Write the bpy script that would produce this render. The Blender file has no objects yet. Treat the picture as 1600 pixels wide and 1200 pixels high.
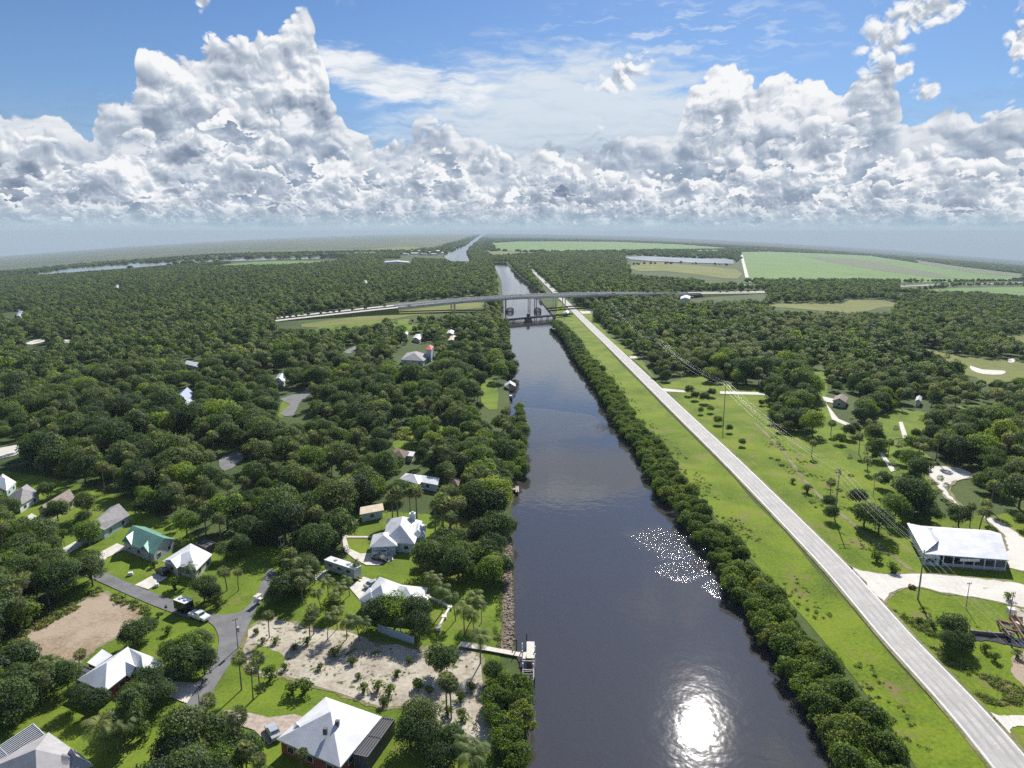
import bpy, bmesh, math, random
import numpy as np
from mathutils import Vector, Matrix, Euler, geometry
rad = math.radians
scene = bpy.context.scene
COL = scene.collection

# ------------------------------------------------------------------ camera
CAM_H = 90.0
PITCH = rad(12.2)
FPX = 1100.0                       # focal length in pixels of the 1600 px wide photograph
cam_data = bpy.data.cameras.new('camera')
cam = bpy.data.objects.new('camera', cam_data)
COL.objects.link(cam)
cam.location = (0, 0, CAM_H)
cam.rotation_euler = (rad(90) - PITCH, 0, 0)
cam_data.sensor_width = 36.0
cam_data.lens = 36.0 * FPX / 1600.0
cam_data.clip_start = 1.0
cam_data.clip_end = 200000.0
scene.camera = cam

# ------------------------------------------------------------------ sun and exposure
SUN_AZ = rad(16.8)                 # to the right of the view axis
SUN_EL = rad(37.0)
sun_dir = Vector((math.sin(SUN_AZ) * math.cos(SUN_EL), math.cos(SUN_AZ) * math.cos(SUN_EL), math.sin(SUN_EL)))
sun_data = bpy.data.lights.new('sun', 'SUN')
sun_data.energy = 4.6
sun_data.angle = rad(0.55)
sun_data.color = (1.0, 0.955, 0.89)
sun = bpy.data.objects.new('sun', sun_data)
COL.objects.link(sun)
sun.rotation_euler = (-sun_dir).to_track_quat('-Z', 'Y').to_euler()
scene.view_settings.view_transform = 'Standard'
scene.view_settings.look = 'None'
scene.view_settings.gamma = 1.0
scene.view_settings.use_curve_mapping = False
scene.view_settings.exposure = 0.58
scene.cycles.max_bounces = 6
scene.cycles.diffuse_bounces = 2
scene.cycles.glossy_bounces = 2
scene.cycles.transmission_bounces = 2
scene.cycles.transparent_max_bounces = 10
scene.cycles.volume_bounces = 0
scene.cycles.use_denoising = False
scene.cycles.sample_clamp_indirect = 4.0

# ------------------------------------------------------------------ a small language for shader maths
class NT:
    def __init__(s, tree): s.t = tree
    def new(s, typ, **kw):
        n = s.t.nodes.new(typ)
        for k, v in kw.items(): setattr(n, k, v)
        return n
    def put(s, sock, v):
        if isinstance(v, S): s.t.links.new(v.o, sock)
        elif isinstance(v, bpy.types.NodeSocket): s.t.links.new(v, sock)
        else: sock.default_value = v
    def math(s, op, *a, clamp=False):
        n = s.new('ShaderNodeMath', operation=op, use_clamp=clamp)
        for i, x in enumerate(a): s.put(n.inputs[i], x)
        return S(s, n.outputs[0])
    def vec(s, x, y, z=0.0):
        n = s.new('ShaderNodeCombineXYZ')
        for i, q in enumerate((x, y, z)): s.put(n.inputs[i], q)
        return S(s, n.outputs[0])
    def noise(s, v, scale=1.0, detail=2.0, rough=0.5, lac=2.0, dist=0.0, color=False):
        n = s.new('ShaderNodeTexNoise')
        s.put(n.inputs['Vector'], v); n.inputs['Scale'].default_value = scale
        n.inputs['Detail'].default_value = detail; n.inputs['Roughness'].default_value = rough
        n.inputs['Lacunarity'].default_value = lac; n.inputs['Distortion'].default_value = dist
        return S(s, n.outputs['Color' if color else 'Fac'])
    def vor(s, v, scale=1.0, detail=0.0, rough=0.5, lac=2.0, feature='F1', out='Distance', rnd=1.0, smooth=0.3):
        n = s.new('ShaderNodeTexVoronoi', feature=feature)
        s.put(n.inputs['Vector'], v); n.inputs['Scale'].default_value = scale
        if 'Detail' in n.inputs and detail: n.inputs['Detail'].default_value = detail; n.inputs['Roughness'].default_value = rough; n.inputs['Lacunarity'].default_value = lac
        if feature == 'SMOOTH_F1': n.inputs['Smoothness'].default_value = smooth
        n.inputs['Randomness'].default_value = rnd
        return S(s, n.outputs[out])
    def ss(s, v, a, b, c=0.0, d=1.0, kind='SMOOTHSTEP'):
        n = s.new('ShaderNodeMapRange', interpolation_type=kind, clamp=True)
        s.put(n.inputs[0], v)
        for i, q in enumerate((a, b, c, d)): s.put(n.inputs[1 + i], q)
        return S(s, n.outputs[0])
    def mix(s, f, a, b, blend='MIX'):
        n = s.new('ShaderNodeMix', data_type='RGBA', blend_type=blend)
        s.put(n.inputs[0], f)
        for i, q in ((6, a), (7, b)):
            if isinstance(q, (tuple, list)): q = tuple(q) + (1.0,) * (4 - len(q))
            s.put(n.inputs[i], q)
        return S(s, n.outputs[2])
    def ramp(s, v, stops, interp='LINEAR'):
        n = s.new('ShaderNodeValToRGB'); n.color_ramp.interpolation = interp
        e = n.color_ramp.elements
        while len(e) < len(stops): e.new(0.5)
        for q, (p, c) in zip(e, stops):
            q.position = p; q.color = tuple(c) + (1.0,) if len(c) == 3 else c
        s.put(n.inputs[0], v)
        return S(s, n.outputs[0])
    def curve(s, v, pts):
        """value at v by a curve through pts (both in their own units)"""
        xs = [p[0] for p in pts]; ys = [p[1] for p in pts]
        x0, x1 = min(xs), max(xs); y0, y1 = min(ys), max(ys) + 1e-6
        n = s.new('ShaderNodeFloatCurve'); c = n.mapping.curves[0]
        q = [((x - x0) / (x1 - x0), (y - y0) / (y1 - y0)) for x, y in pts]
        c.points[0].location = q[0]; c.points[1].location = q[-1]
        for p in q[1:-1]: c.points.new(*p)
        for p in c.points: p.handle_type = 'AUTO_CLAMPED'
        n.mapping.update()
        s.put(n.inputs[1], s.ss(v, x0, x1, kind='LINEAR'))
        return S(s, n.outputs[0]) * (y1 - y0) + y0
class S:
    def __init__(s, nt, o): s.n, s.o = nt, o
    def __add__(s, b): return s.n.math('ADD', s, b)
    __radd__ = __add__
    def __mul__(s, b): return s.n.math('MULTIPLY', s, b)
    __rmul__ = __mul__
    def __sub__(s, b): return s.n.math('SUBTRACT', s, b)
    def __rsub__(s, b): return s.n.math('SUBTRACT', b, s)
    def __truediv__(s, b): return s.n.math('DIVIDE', s, b)
    def max(s, b): return s.n.math('MAXIMUM', s, b)
    def min(s, b): return s.n.math('MINIMUM', s, b)
    def abs(s): return s.n.math('ABSOLUTE', s)
    def clamp(s): return s.n.math('ADD', s, 0.0, clamp=True)
def lin(r, g, b):
    f = lambda c: c / 12.92 if c <= 0.04045 else ((c + 0.055) / 1.055) ** 2.4
    return (f(r / 255), f(g / 255), f(b / 255))
def px_dir(x, y):
    cx, cy = x - 800.0, y - 600.0
    return (cx, FPX * math.cos(PITCH) - cy * math.sin(PITCH), -FPX * math.sin(PITCH) - cy * math.cos(PITCH))
def az_el(x, y):
    dx, dy, dz = px_dir(x, y)
    return math.degrees(math.atan2(dx, dy)), math.degrees(math.atan2(dz, math.hypot(dx, dy)))
# ------------------------------------------------------------------ sky: clear air by the sky model, clouds by direction
world = bpy.data.worlds.new('World')
scene.world = world
world.use_nodes = True
world.cycles.sampling_method = 'MANUAL'
world.cycles.sample_map_resolution = 512
wt = world.node_tree
wt.nodes.clear()
w = NT(wt)
sky = w.new('ShaderNodeTexSky', sky_type='NISHITA', sun_disc=False, sun_elevation=SUN_EL, sun_rotation=SUN_AZ,
            altitude=0.0, air_density=1.0, dust_density=0.3, ozone_density=3.0)
tc = w.new('ShaderNodeTexCoord')
sep = w.new('ShaderNodeSeparateXYZ'); w.put(sep.inputs[0], tc.outputs['Generated'])
X, Y, Z = (S(w, sep.outputs[i]) for i in range(3))
DEG = 180 / math.pi
AZ = w.math('ARCTAN2', X, Y) * DEG
EL = w.math('ARCSINE', Z) * DEG
def sil(pts):
    """a silhouette given as photo pixels -> curve of elevation over azimuth (degrees)"""
    q = [az_el(*p) for p in pts]
    q = [(-60.0, q[0][1] * .9)] + q + [(60.0, q[-1][1] * .9)]
    return w.curve(AZ, q)
wn = w.new('ShaderNodeSeparateXYZ')
_n = w.noise(w.vec(AZ, EL, 0.0), .5, 2, .5, color=True); _n.o.node.noise_dimensions = '2D'
w.put(wn.inputs[0], _n)
WX, WY = S(w, wn.outputs[0]) - .5, S(w, wn.outputs[1]) - .5
def n2(v, sc, det, rough=.5, kind='FBM', lac=2.0):
    s_ = w.noise(v, sc, det, rough, lac); n = s_.o.node
    n.noise_dimensions = '2D'; n.noise_type = kind; n.normalize = kind == 'FBM'
    return s_
def field(ox, oy, wob, sx=0.0, sy=0.0):
    return w.vec(AZ + WX * wob + (sx + ox), EL * 1.2 + WY * wob + (sy + oy))
def bill(v, sc, det, rough=.56):
    """rounded heads with sharp creases between them, about 0..1"""
    s_ = n2(v, sc, det, rough, 'RIDGED_MULTIFRACTAL', 2.1); s_.o.node.inputs['Offset'].default_value = 1.0; s_.o.node.inputs['Gain'].default_value = 1.6
    return 1.0 - s_ * .5
LIT = lin(246, 247, 249); MIDC = lin(190, 200, 213); DARK = lin(124, 139, 162)
layers = []
AIRC = lin(182, 202, 216)
def layer(top, ox, oy, sc, amp, wob, soft, thick, dark, lit=LIT, drk=DARK, gain=1.0, det=7, brk=None, lump=.34):
    """a rank of cumulus: heads ragged by billows, lumps lit from above and the sun's side, grey beneath"""
    v = field(ox, oy, wob)
    b1 = bill(v, sc, det)
    b2 = bill(field(ox, oy, wob, .13 / sc * .55, .13 / sc), sc, 4.5)
    big = n2(v, sc * .42, 3)
    big2 = n2(field(ox, oy, wob, .30, .75 / sc * .5), sc * .42, 2)
    patch = n2(w.vec(AZ + (ox + 5), EL * 1.6 + WY * 2.0 + oy), lump * .8, 4, .6)
    dens = top - EL + (b1 - .5) * amp + (big - .5) * amp * 2.6
    if brk: dens = dens.min((n2(w.vec(AZ * .9 + ox, EL * 1.7 + WY + oy), lump, 4, .6) - brk) * 16.0 + (b1 - .5) * amp)
    a = w.ss(dens, 0.0, soft)
    depth = w.ss(dens, 0.0, thick)
    sh = .82 - depth * dark + (b1 - b2) * .66 * gain + (big - big2) * 2.4 + (patch - .5) * 2.3 * depth
    m_ = tuple((x * .5 + y * .5) for x, y in zip(drk, MIDC))
    c = w.ramp(sh.clamp(), [(0.0, drk), (.34, m_), (.60, MIDC), (.95, lit)])
    layers.append((a, c))
A = sil([(0, 160), (50, 180), (85, 155), (118, 175), (135, 195), (155, 145), (195, 150), (214, 98), (250, 80), (300, 92), (325, 64),
         (400, 60), (440, 36), (465, 14), (490, 36), (506, 84), (520, 150), (560, 205), (600, 222), (660, 190), (735, 210), (800, 222), (845, 206),
         (880, 230), (940, 215), (1010, 235), (1058, 210), (1072, 140), (1100, 115), (1152, 82), (1180, 118), (1235, 118), (1290, 118),
         (1315, 150), (1340, 108), (1400, 120), (1428, 190), (1455, 168), (1500, 155), (1540, 185), (1570, 170), (1600, 175)])
layer(A, 3.0, 1.0, .38, 1.4, .7, .42, 5.0, .28)
BACK = len(layers)
B = sil([(0, 235), (60, 200), (130, 235), (200, 190), (250, 205), (330, 190), (385, 125), (430, 165), (480, 230), (560, 220), (640, 245), (720, 215),
         (800, 245), (900, 250), (1000, 262), (1060, 230), (1130, 190), (1200, 230), (1290, 180), (1380, 225), (1450, 230), (1530, 250), (1600, 235)])
layer(B, 21.0, 7.0, .46, 1.6, .6, .45, 3.0, .40, brk=.43, lump=.26)
C = sil([(0, 285), (120, 262), (260, 285), (380, 252), (520, 278), (700, 262), (800, 285), (900, 270), (1050, 282), (1200, 262), (1330, 282), (1450, 268), (1600, 290)])
layer(C, 43.0, 17.0, .7, 1.2, .5, .4, 2.0, .46, brk=.40, lump=.4, drk=lin(144, 158, 178))
D = sil([(0, 322), (200, 312), (400, 318), (620, 308), (820, 320), (1000, 312), (1200, 322), (1400, 310), (1600, 330)])
layer(D, 71.0, 27.0, 1.3, .7, .4, .35, 1.2, .5, brk=.40, lump=.7, lit=lin(228, 233, 238), drk=lin(150, 166, 184), det=3)
def blob(x, y, rx, ry, tilt=0.0):
    a0, e0 = az_el(x, y); k = 38.0 / 800.0
    c, s_ = math.cos(rad(tilt)), math.sin(rad(tilt))
    dx, dy = AZ - a0, EL - e0
    u, v_ = (dx * c + dy * s_) / (rx * k), (dy * c - dx * s_) / (ry * k)
    return 1.0 - w.math('SQRT', u * u + v_ * v_)
def blob2(a0, e0, rx, ry):
    u, v_ = (AZ - a0) / rx, (EL - e0) / ry
    return (1.0 - w.math('SQRT', u * u + v_ * v_)).max(0.0)
vp = field(9.0, 90.0, .5)
pb = bill(vp, .6, 5); pb2 = bill(field(9.0, 90.0, .5, .2, .36), .6, 3)
m = blob(974, 110, 52, 29, 28).max(blob(1384, 66, 32, 60, -15)).max(blob(1436, 18, 74, 32, 12)).max(blob(1446, 142, 24, 20, 0)).max(blob(1412, 108, 18, 14, -40)).max(blob(1592, 70, 18, 52, 0)).max(blob(316, 6, 12, 14, 0))
pd = m + (pb - .5) * .9 + (n2(vp, .5, 4, .6) - .5) * .9
pa = w.ss(pd, .05, .62)
pc = w.ramp((.8 + (pb - pb2) * .9 - w.ss(pd, .3, 1.2) * .2).clamp(), [(0.0, DARK), (.6, MIDC), (.92, LIT)])
st = n2(w.vec(AZ * .28 + WX * .5, EL * 1.5 + WY * 1.2), .9, 6, .6)          # streaks
# cloud overhead, beyond the top of the picture, seen in the water
ov = n2(w.vec(AZ * .05 + 3.0, EL * .075 + WY * .1), 1.0, 6, .58)
ova = w.ss(ov + w.ss(EL, 22.5, 27.0, -.25, 0.0) + (w.ss(EL, 16.7, 17.6) * blob2(3.0, 18.8, 12, 3.4) * 1.1) + blob2(-4.0, 37, 12, 6) * .25, .50, .68)
ovc = w.ramp(n2(w.vec(AZ * .05 + 3.1, EL * .075 + .12 + WY * .1), 1.0, 5, .58) - ov + .5, [(.42, lin(236, 240, 244)), (.56, lin(176, 188, 204))])
an = w.ss(blob(630, 128, 165, 36, -6).max(blob(560, 105, 90, 34, -8)) + (st - .5) * 1.0, 0.0, .6)
anc = w.ramp(st, [(.3, lin(205, 216, 228)), (.6, lin(244, 246, 248))])
veil = w.ss(blob(890, 200, 260, 110).max(blob(1010, 205, 160, 60)) + (st - .5) * 1.2, -.35, .5) * .88
wis = w.ss(st, .5, .66) * blob(1080, 45, 300, 60, -4).max(blob(840, 120, 150, 40)).max(0.0) * .6
base = w.mix(1.0, sky.outputs[0], (.047, .064, .087), 'MULTIPLY')
base = w.mix(w.ss(EL, 0.0, 20.0, .35, .0, kind='LINEAR'), base, lin(172, 202, 228))
col = w.mix(wis.clamp(), base, lin(228, 236, 244))
col = w.mix(veil, col, lin(220, 229, 236))
col = w.mix(ova * .9, col, ovc)
col = w.mix(an * .93, col, anc)
murk = w.ss(EL + (st - .5) * 5.0, 3.0, 10.5, .9, 0.0)
for i, (a, c) in enumerate([(pa, pc)] + layers):
    if i == BACK + 1: col = w.mix(murk * .6, col, w.ramp(st, [(.35, lin(138, 158, 184)), (.6, lin(176, 192, 210))]))
    col = w.mix(a, col, c)
lowt = n2(w.vec(AZ * .12, EL * 1.2), 1.0, 4, .55)
low = w.ss(EL + (lowt - .5) * .8, .1, 2.0, .8, 0.0)
col = w.mix(low, col, w.ramp(lowt, [(.35, lin(158, 184, 204)), (.6, lin(186, 206, 219))]))
col = w.mix(w.ss(EL, .0, .8, 1.0, 0.0), col, AIRC)
bg = w.new('ShaderNodeBackground'); w.put(bg.inputs[0], col); bg.inputs[1].default_value = 0.68
wo = w.new('ShaderNodeOutputWorld'); wt.links.new(bg.outputs[0], wo.inputs[0])
# ------------------------------------------------------------------ terrain: flat by the canal, falling away gently to both sides
random.seed(7); RNG = np.random.default_rng(7)
KAP = 0.081
def gz(x, y):
    d = max(abs(x - (35 - 0.045 * y)) - 110.0, 0.0)
    return -KAP * d * d / math.sqrt(d * d + y * y + 40000.0)
WATER_Z = -1.5
_cp, _sp = math.cos(PITCH), math.sin(PITCH)
def P(px, py, z=0.0, flat=False):
    """the point z metres above the ground that the photograph shows at pixel (px, py)"""
    dx, dy, dz = px_dir(px, py)
    h = math.hypot(dx, dy); dx, dy, dz = dx / h, dy / h, dz / h
    g = (lambda r: CAM_H + dz * r - z) if flat else (lambda r: CAM_H + dz * r - z - gz(dx * r, dy * r))
    a, b = 20.0, 30.0
    while g(b) > 0 and b < 60000: a, b = b, b * 1.15
    for _ in range(40):
        m = .5 * (a + b)
        if g(m) > 0: a = m
        else: b = m
    return Vector((dx * b, dy * b, CAM_H + dz * b))
def to_px(v):
    x, y, z = v[0], v[1], v[2] - CAM_H
    f = y * _cp - z * _sp; u = y * _sp + z * _cp
    if f < 1: return (-9999, -9999)
    return (800 + FPX * x / f, 600 - FPX * u / f)

def pts_px(l, z=0.0, flat=False):
    return [P(a, b, z, flat).to_2d() for a, b in l]
def smooth(poly, n=3, closed=True):
    out = []; N = len(poly)
    for i in range(N if closed else N - 1):
        p0, p1, p2, p3 = (poly[(i + k) % N] if closed else poly[min(max(i + k, 0), N - 1)] for k in (-1, 0, 1, 2))
        for j in range(n):
            t = j / n
            out.append(.5 * ((2 * p1) + (-p0 + p2) * t + (2 * p0 - 5 * p1 + 4 * p2 - p3) * t * t + (-p0 + 3 * p1 - 3 * p2 + p3) * t ** 3))
    if not closed: out.append(poly[-1])
    return out
def ragged(poly, amp):
    """edges of turf and scrub wander a little"""
    out = []; N = len(poly)
    for i in range(N):
        a, b = poly[i], poly[(i + 1) % N]; L = (b - a).length; k = max(1, min(40, int(L / (amp * 3))))
        nrm = Vector((-(b - a).y, (b - a).x)).normalized() if L > 0 else Vector((0, 0))
        for j in range(k):
            q = a.lerp(b, j / k)
            out.append(q + nrm * random.uniform(-amp, amp) * (1 if j else .4))
    return out
def inside(poly):
    A = np.array([(p[0], p[1]) for p in poly]); B = np.roll(A, -1, 0)
    lo, hi = A.min(0), A.max(0)
    def f(x, y):
        if x < lo[0] or x > hi[0] or y < lo[1] or y > hi[1]: return False
        c = (A[:, 1] > y) != (B[:, 1] > y)
        with np.errstate(divide='ignore', invalid='ignore'):
            xi = (B[:, 0] - A[:, 0]) * (y - A[:, 1]) / (B[:, 1] - A[:, 1]) + A[:, 0]
        return bool(np.count_nonzero(c & (x < xi)) & 1)
    f.box = (lo, hi)
    return f
def inside_many(poly, Q):
    A = np.array([(p[0], p[1]) for p in poly]); B = np.roll(A, -1, 0)
    r = np.zeros(len(Q), bool); x, y = Q[:, 0], Q[:, 1]
    for (ax, ay), (bx, by) in zip(A, B):
        if ay == by: continue
        c = (ay > y) != (by > y)
        r ^= c & (x < (bx - ax) * (y - ay) / (by - ay) + ax)
    return r
def link(name, me, mat=None, parent=None, **props):
    o = bpy.data.objects.new(name, me)
    if mat: me.materials.append(mat)
    COL.objects.link(o)
    if parent: o.parent = parent
    for k, v in props.items(): o[k] = v
    return o
def mesh(name, verts, faces, mat=None, parent=None, smooth_=False, **props):
    me = bpy.data.meshes.new(name)
    me.from_pydata([tuple(v) for v in verts], [], faces); me.update()
    if smooth_:
        for p in me.polygons: p.use_smooth = True
    return link(name, me, mat, parent, **props)
def clean(poly):
    out = []
    for p in poly:
        if not out or (Vector(p) - Vector(out[-1])).length > 1e-3: out.append(p)
    return out
def cone_points(lo, hi):
    """grid of points, cells growing with distance from the camera's foot"""
    out = []; r = 30.0
    while r < 31500:
        for a in np.arange(-62, 62.1, 1.5):
            t = math.radians(a + (.75 if int(r) % 2 else 0)); x, y = r * math.sin(t), r * math.cos(t)
            if lo[0] < x < hi[0] and lo[1] < y < hi[1]: out.append((x, y))
        r *= 1.06
    return out
def lift(x, y, lvl): return lvl * (0.02 + 0.00013 * math.hypot(x, y))
def sheet(name, poly, mat, lvl, kind='structure', z=None):
    """a flat polygon laid on the terrain, lvl sheets above it"""
    poly = clean(poly)
    Pn = np.array([(p[0], p[1]) for p in poly]); lo, hi = Pn.min(0), Pn.max(0)
    inner = cone_points(lo, hi)
    if inner:
        Q = np.array(inner); Q = Q[inside_many(poly, Q)]
        if len(Q):   # keep clear of the outline
            keep = []
            A = Pn; Bn = np.roll(Pn, -1, 0); D = Bn - A; L2 = (D ** 2).sum(1) + 1e-9
            for q in Q:
                t = np.clip(((q - A) * D).sum(1) / L2, 0, 1)
                if np.min(((A + D * t[:, None] - q) ** 2).sum(1)) > .6: keep.append(tuple(q))
            inner = keep
        else: inner = []
    V = [Vector(p) for p in [tuple(q) for q in Pn] + inner]; n = len(Pn)
    vs, es, fs, *_ = geometry.delaunay_2d_cdt(V, [(i, (i + 1) % n) for i in range(n)], [list(range(n))], 1, 1e-4)
    verts = [(v.x, v.y, (gz(v.x, v.y) if z is None else z) + lift(v.x, v.y, lvl)) for v in vs]
    fs = [f if ((vs[f[1]] - vs[f[0]]).cross(vs[f[2]] - vs[f[0]])) > 0 else f[::-1] for f in fs]
    return mesh(name, verts, fs, mat, kind=kind)

# ------------------------------------------------------------------ materials
def material(name):
    m = bpy.data.materials.new(name); m.use_nodes = True
    t = m.node_tree; b = t.nodes['Principled BSDF']
    n = NT(t); n.b = b; n.out = t.nodes['Material Output']
    g = n.new('ShaderNodeNewGeometry'); n.pos = g.outputs['Position']
    return m, n
def setp(n, **kw):
    for k, v in kw.items():
        s = n.b.inputs[k.replace('_', ' ')]
        if isinstance(v, tuple): v = v + (1.0,) * (4 - len(v))
        n.put(s, v)
def plain(name, col, rough=.6, metal=0.0, vary=.12, scale=.6, bump=0.0, spec=.4):
    """one colour with the mottling and grime any real surface has"""
    m, n = material(name)
    t = n.noise(n.pos, scale, 4, .6)
    c = n.mix(n.ss(t, .3, .7), tuple(x * (1 - vary) for x in col), tuple(min(1, x * (1 + vary)) for x in col))
    setp(n, Base_Color=c, Roughness=rough, Metallic=metal, Specular_IOR_Level=spec)
    if bump:
        bp = n.new('ShaderNodeBump'); bp.inputs['Strength'].default_value = bump; n.put(bp.inputs['Height'], n.noise(n.pos, scale * 8, 3)); n.put(n.b.inputs['Normal'], bp.outputs[0])
    return m
def turf(name, stops, sc=.05, fine=1.2, rough=.95, patch=None):
    m, n = material(name)
    a = n.noise(n.pos, sc, 5, .62, dist=.3); b = n.noise(n.pos, fine, 4, .7)
    c = n.ramp((a * .55 + b * .45).clamp(), stops)
    if patch:
        pc, lo_, hi_, psc = patch
        c = n.mix(n.ss(n.noise(n.pos, psc, 5, .65), lo_, hi_), c, pc)
    setp(n, Base_Color=c, Roughness=rough, Specular_IOR_Level=.15)
    return m
M = {}
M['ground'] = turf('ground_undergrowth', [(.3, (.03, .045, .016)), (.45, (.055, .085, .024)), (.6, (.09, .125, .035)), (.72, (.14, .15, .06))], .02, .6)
M['lawn'] = turf('lawn_grass', [(.36, (.07, .115, .014)), (.48, (.125, .19, .018)), (.6, (.185, .25, .025))], .06, 1.6, patch=((.22, .21, .06), .56, .75, .09))
M['verge'] = turf('verge_grass', [(.36, (.058, .092, .010)), (.45, (.112, .170, .012)), (.54, (.165, .232, .014)), (.64, (.225, .255, .03))], .05, 1.3, patch=((.21, .165, .075), .54, .70, .10))
M['meadow'] = turf('meadow_grass', [(.3, (.10, .12, .03)), (.5, (.17, .19, .05)), (.7, (.24, .25, .08))], .015, .3)
M['crop'] = turf('crop_field', [(.3, (.105, .18, .055)), (.5, (.145, .245, .07)), (.7, (.19, .29, .10))], .004, .03)
M['marsh'] = turf('marsh', [(.36, (.055, .085, .05)), (.46, (.09, .12, .07)), (.56, (.14, .155, .09)), (.66, (.05, .08, .045))], .0016, .02)
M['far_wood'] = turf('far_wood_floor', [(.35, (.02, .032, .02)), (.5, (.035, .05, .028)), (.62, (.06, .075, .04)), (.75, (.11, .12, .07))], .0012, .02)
M['plough'] = turf('ploughed_field', [(.3, (.12, .155, .075)), (.6, (.17, .19, .11))], .004, .05)
M['dirt'] = turf('bare_dirt', [(.3, (.17, .11, .065)), (.42, (.30, .225, .15)), (.54, (.42, .345, .26)), (.7, (.27, .16, .09))], .09, 1.4)
M['sand'] = turf('pale_sand', [(.3, (.18, .15, .11)), (.42, (.36, .31, .24)), (.54, (.50, .45, .365)), (.68, (.60, .55, .46))], .12, 1.1, patch=((.09, .13, .03), .56, .64, .35))
M['gravel'] = turf('white_gravel', [(.25, (.46, .43, .37)), (.5, (.66, .63, .56)), (.75, (.78, .75, .69))], .1, 1.5, patch=((.40, .38, .32), .6, .75, .2))
M['concrete'] = plain('driveway_concrete', (.62, .58, .51), .85, vary=.14, scale=.5)
M['pavers'] = plain('driveway_pavers', (.42, .34, .28), .85, vary=.2, scale=1.2)
def asphalt(name, base, worn):
    m, n = material(name)
    a = n.noise(n.pos, .25, 4, .6); b = n.noise(n.pos, 3.0, 3, .6)
    c = n.mix(n.ss(a * .7 + b * .3, .35, .65), base, worn)
    ck = n.vor(n.pos, .12, feature='DISTANCE_TO_EDGE'); c = n.mix(n.ss(ck, 0.0, .012, .35, 0.0), c, tuple(x * .45 for x in base))
    setp(n, Base_Color=c, Roughness=.85, Specular_IOR_Level=.3)
    return m
M['street'] = asphalt('street_asphalt', (.15, .15, .155), (.21, .21, .21))
M['road'] = asphalt('road_asphalt', (.40, .385, .36), (.52, .50, .47))
M['paint'] = plain('road_paint', (.78, .78, .75), .6, vary=.2, scale=1.5)
M['yellow'] = plain('yellow_road_paint', (.55, .42, .16), .6, vary=.25, scale=1.0)
M['rock'] = plain('rock', (.27, .22, .17), .9, vary=.35, scale=1.2, bump=.4)

# water: dark and still, with patches the breeze has ruffled
m, n = material('canal_water'); M['water'] = m
sx = n.new('ShaderNodeSeparateXYZ'); n.put(sx.inputs[0], n.pos)
WXp, WYp = S(n, sx.outputs[0]), S(n, sx.outputs[1])
def gust(px, py, rx, ry, tilt=0.0):
    """a breeze-ruffled patch of the canal centred where the photo shows one (metres)"""
    c = P(px, py, WATER_Z, True); ca, sa = math.cos(rad(tilt)), math.sin(rad(tilt))
    dx, dy = WXp - c.x, WYp - c.y
    u, v_ = (dx * ca + dy * sa) / rx, (dy * ca - dx * sa) / ry
    return 1.0 - n.math('SQRT', u * u + v_ * v_)
cat = n.noise(n.pos, .055, 4, .6)
g1 = gust(1120, 865, 9, 36, 6).max(gust(1050, 846, 17, 13, 0)).max(gust(1085, 890, 17, 7, 20)).max(gust(1150, 920, 8, 18, 8))
g2 = gust(940, 668, 13, 12, 0) - .25
g3 = gust(862, 662, 27, 38, 0).max(gust(905, 668, 20, 22, 0)); edge = n.noise(n.pos, .03, 4, .55)
rm3 = n.ss(g3 + (edge - .5) * 1.5, .18, .26)
rm = n.ss(g1.max(g2).max(gust(1115, 985, 16, 30, 0) - .85) + (cat - .5) * 2.2, -.1, .8, 0.0, 1.1)
mild = n.ss(n.noise(n.pos, .014, 3, .55, dist=.8), .48, .62)
fine = n.noise(n.pos, 1.5, 2.5, .55); swell = n.noise(n.pos, .30, 2, .5); chop = n.noise(n.pos, 2.6, 2.5, .6)
bp = n.new('ShaderNodeBump'); bp.inputs['Distance'].default_value = 1.0
n.put(bp.inputs['Height'], fine * (mild * .008 + .004) + swell * .036 + chop * rm * .13 + fine * rm3 * .045)
bp.inputs['Strength'].default_value = 1.0
n.put(n.b.inputs['Normal'], bp.outputs[0])
setp(n, Base_Color=(.052, .048, .048), Roughness=.03, IOR=1.72, Specular_IOR_Level=.5)

# ------------------------------------------------------------------ canal outline (photo pixels, at water level)
LEFT = [(770, 411), (776, 424), (782, 437), (784, 460), (786, 480), (785, 500), (784, 520), (782, 545), (784, 565), (790, 590), (795, 620), (795, 650), (798, 675),
        (797, 705), (796, 740), (797, 780), (798, 815), (799, 850), (799, 900), (800, 950), (801, 1000), (806, 1030), (814, 1080), (822, 1140), (818, 1200), (812, 1290)]
RIGHT = [(791, 411), (808, 429), (835, 452), (846, 472), (866, 497), (873, 509), (898, 534), (920, 567), (949, 600), (970, 630), (986, 657), (1008, 685),
         (1032, 710), (1050, 745), (1071, 772), (1101, 812), (1125, 838), (1150, 860), (1172, 900), (1195, 930), (1225, 962), (1246, 1000), (1276, 1030), (1306, 1080),
         (1330, 1105), (1348, 1140), (1372, 1160), (1400, 1210), (1460, 1290)]
Lw = smooth([p for p in pts_px(LEFT, WATER_Z, True)], 3, False); Rw = smooth([p for p in pts_px(RIGHT, WATER_Z, True)], 3, False)
canal_poly = Lw + Rw[::-1]
FARC = [(753, 366.5), (740, 374), (725, 384), (707, 392), (692, 399), (697, 405), (706, 409), (735, 409), (733, 401), (729, 396), (733, 390), (741, 382), (749, 375), (757, 366.5)]
far_canal = pts_px(FARC)
RIVER = [(42, 429), (80, 423), (120, 418), (200, 412), (300, 407.5), (345, 405), (400, 403), (470, 402), (530, 401), (545, 403), (500, 405), (440, 406), (400, 408), (350, 408.5), (290, 412), (220, 418), (140, 424), (90, 428), (42, 431)]
river = pts_px(RIVER)
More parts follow.
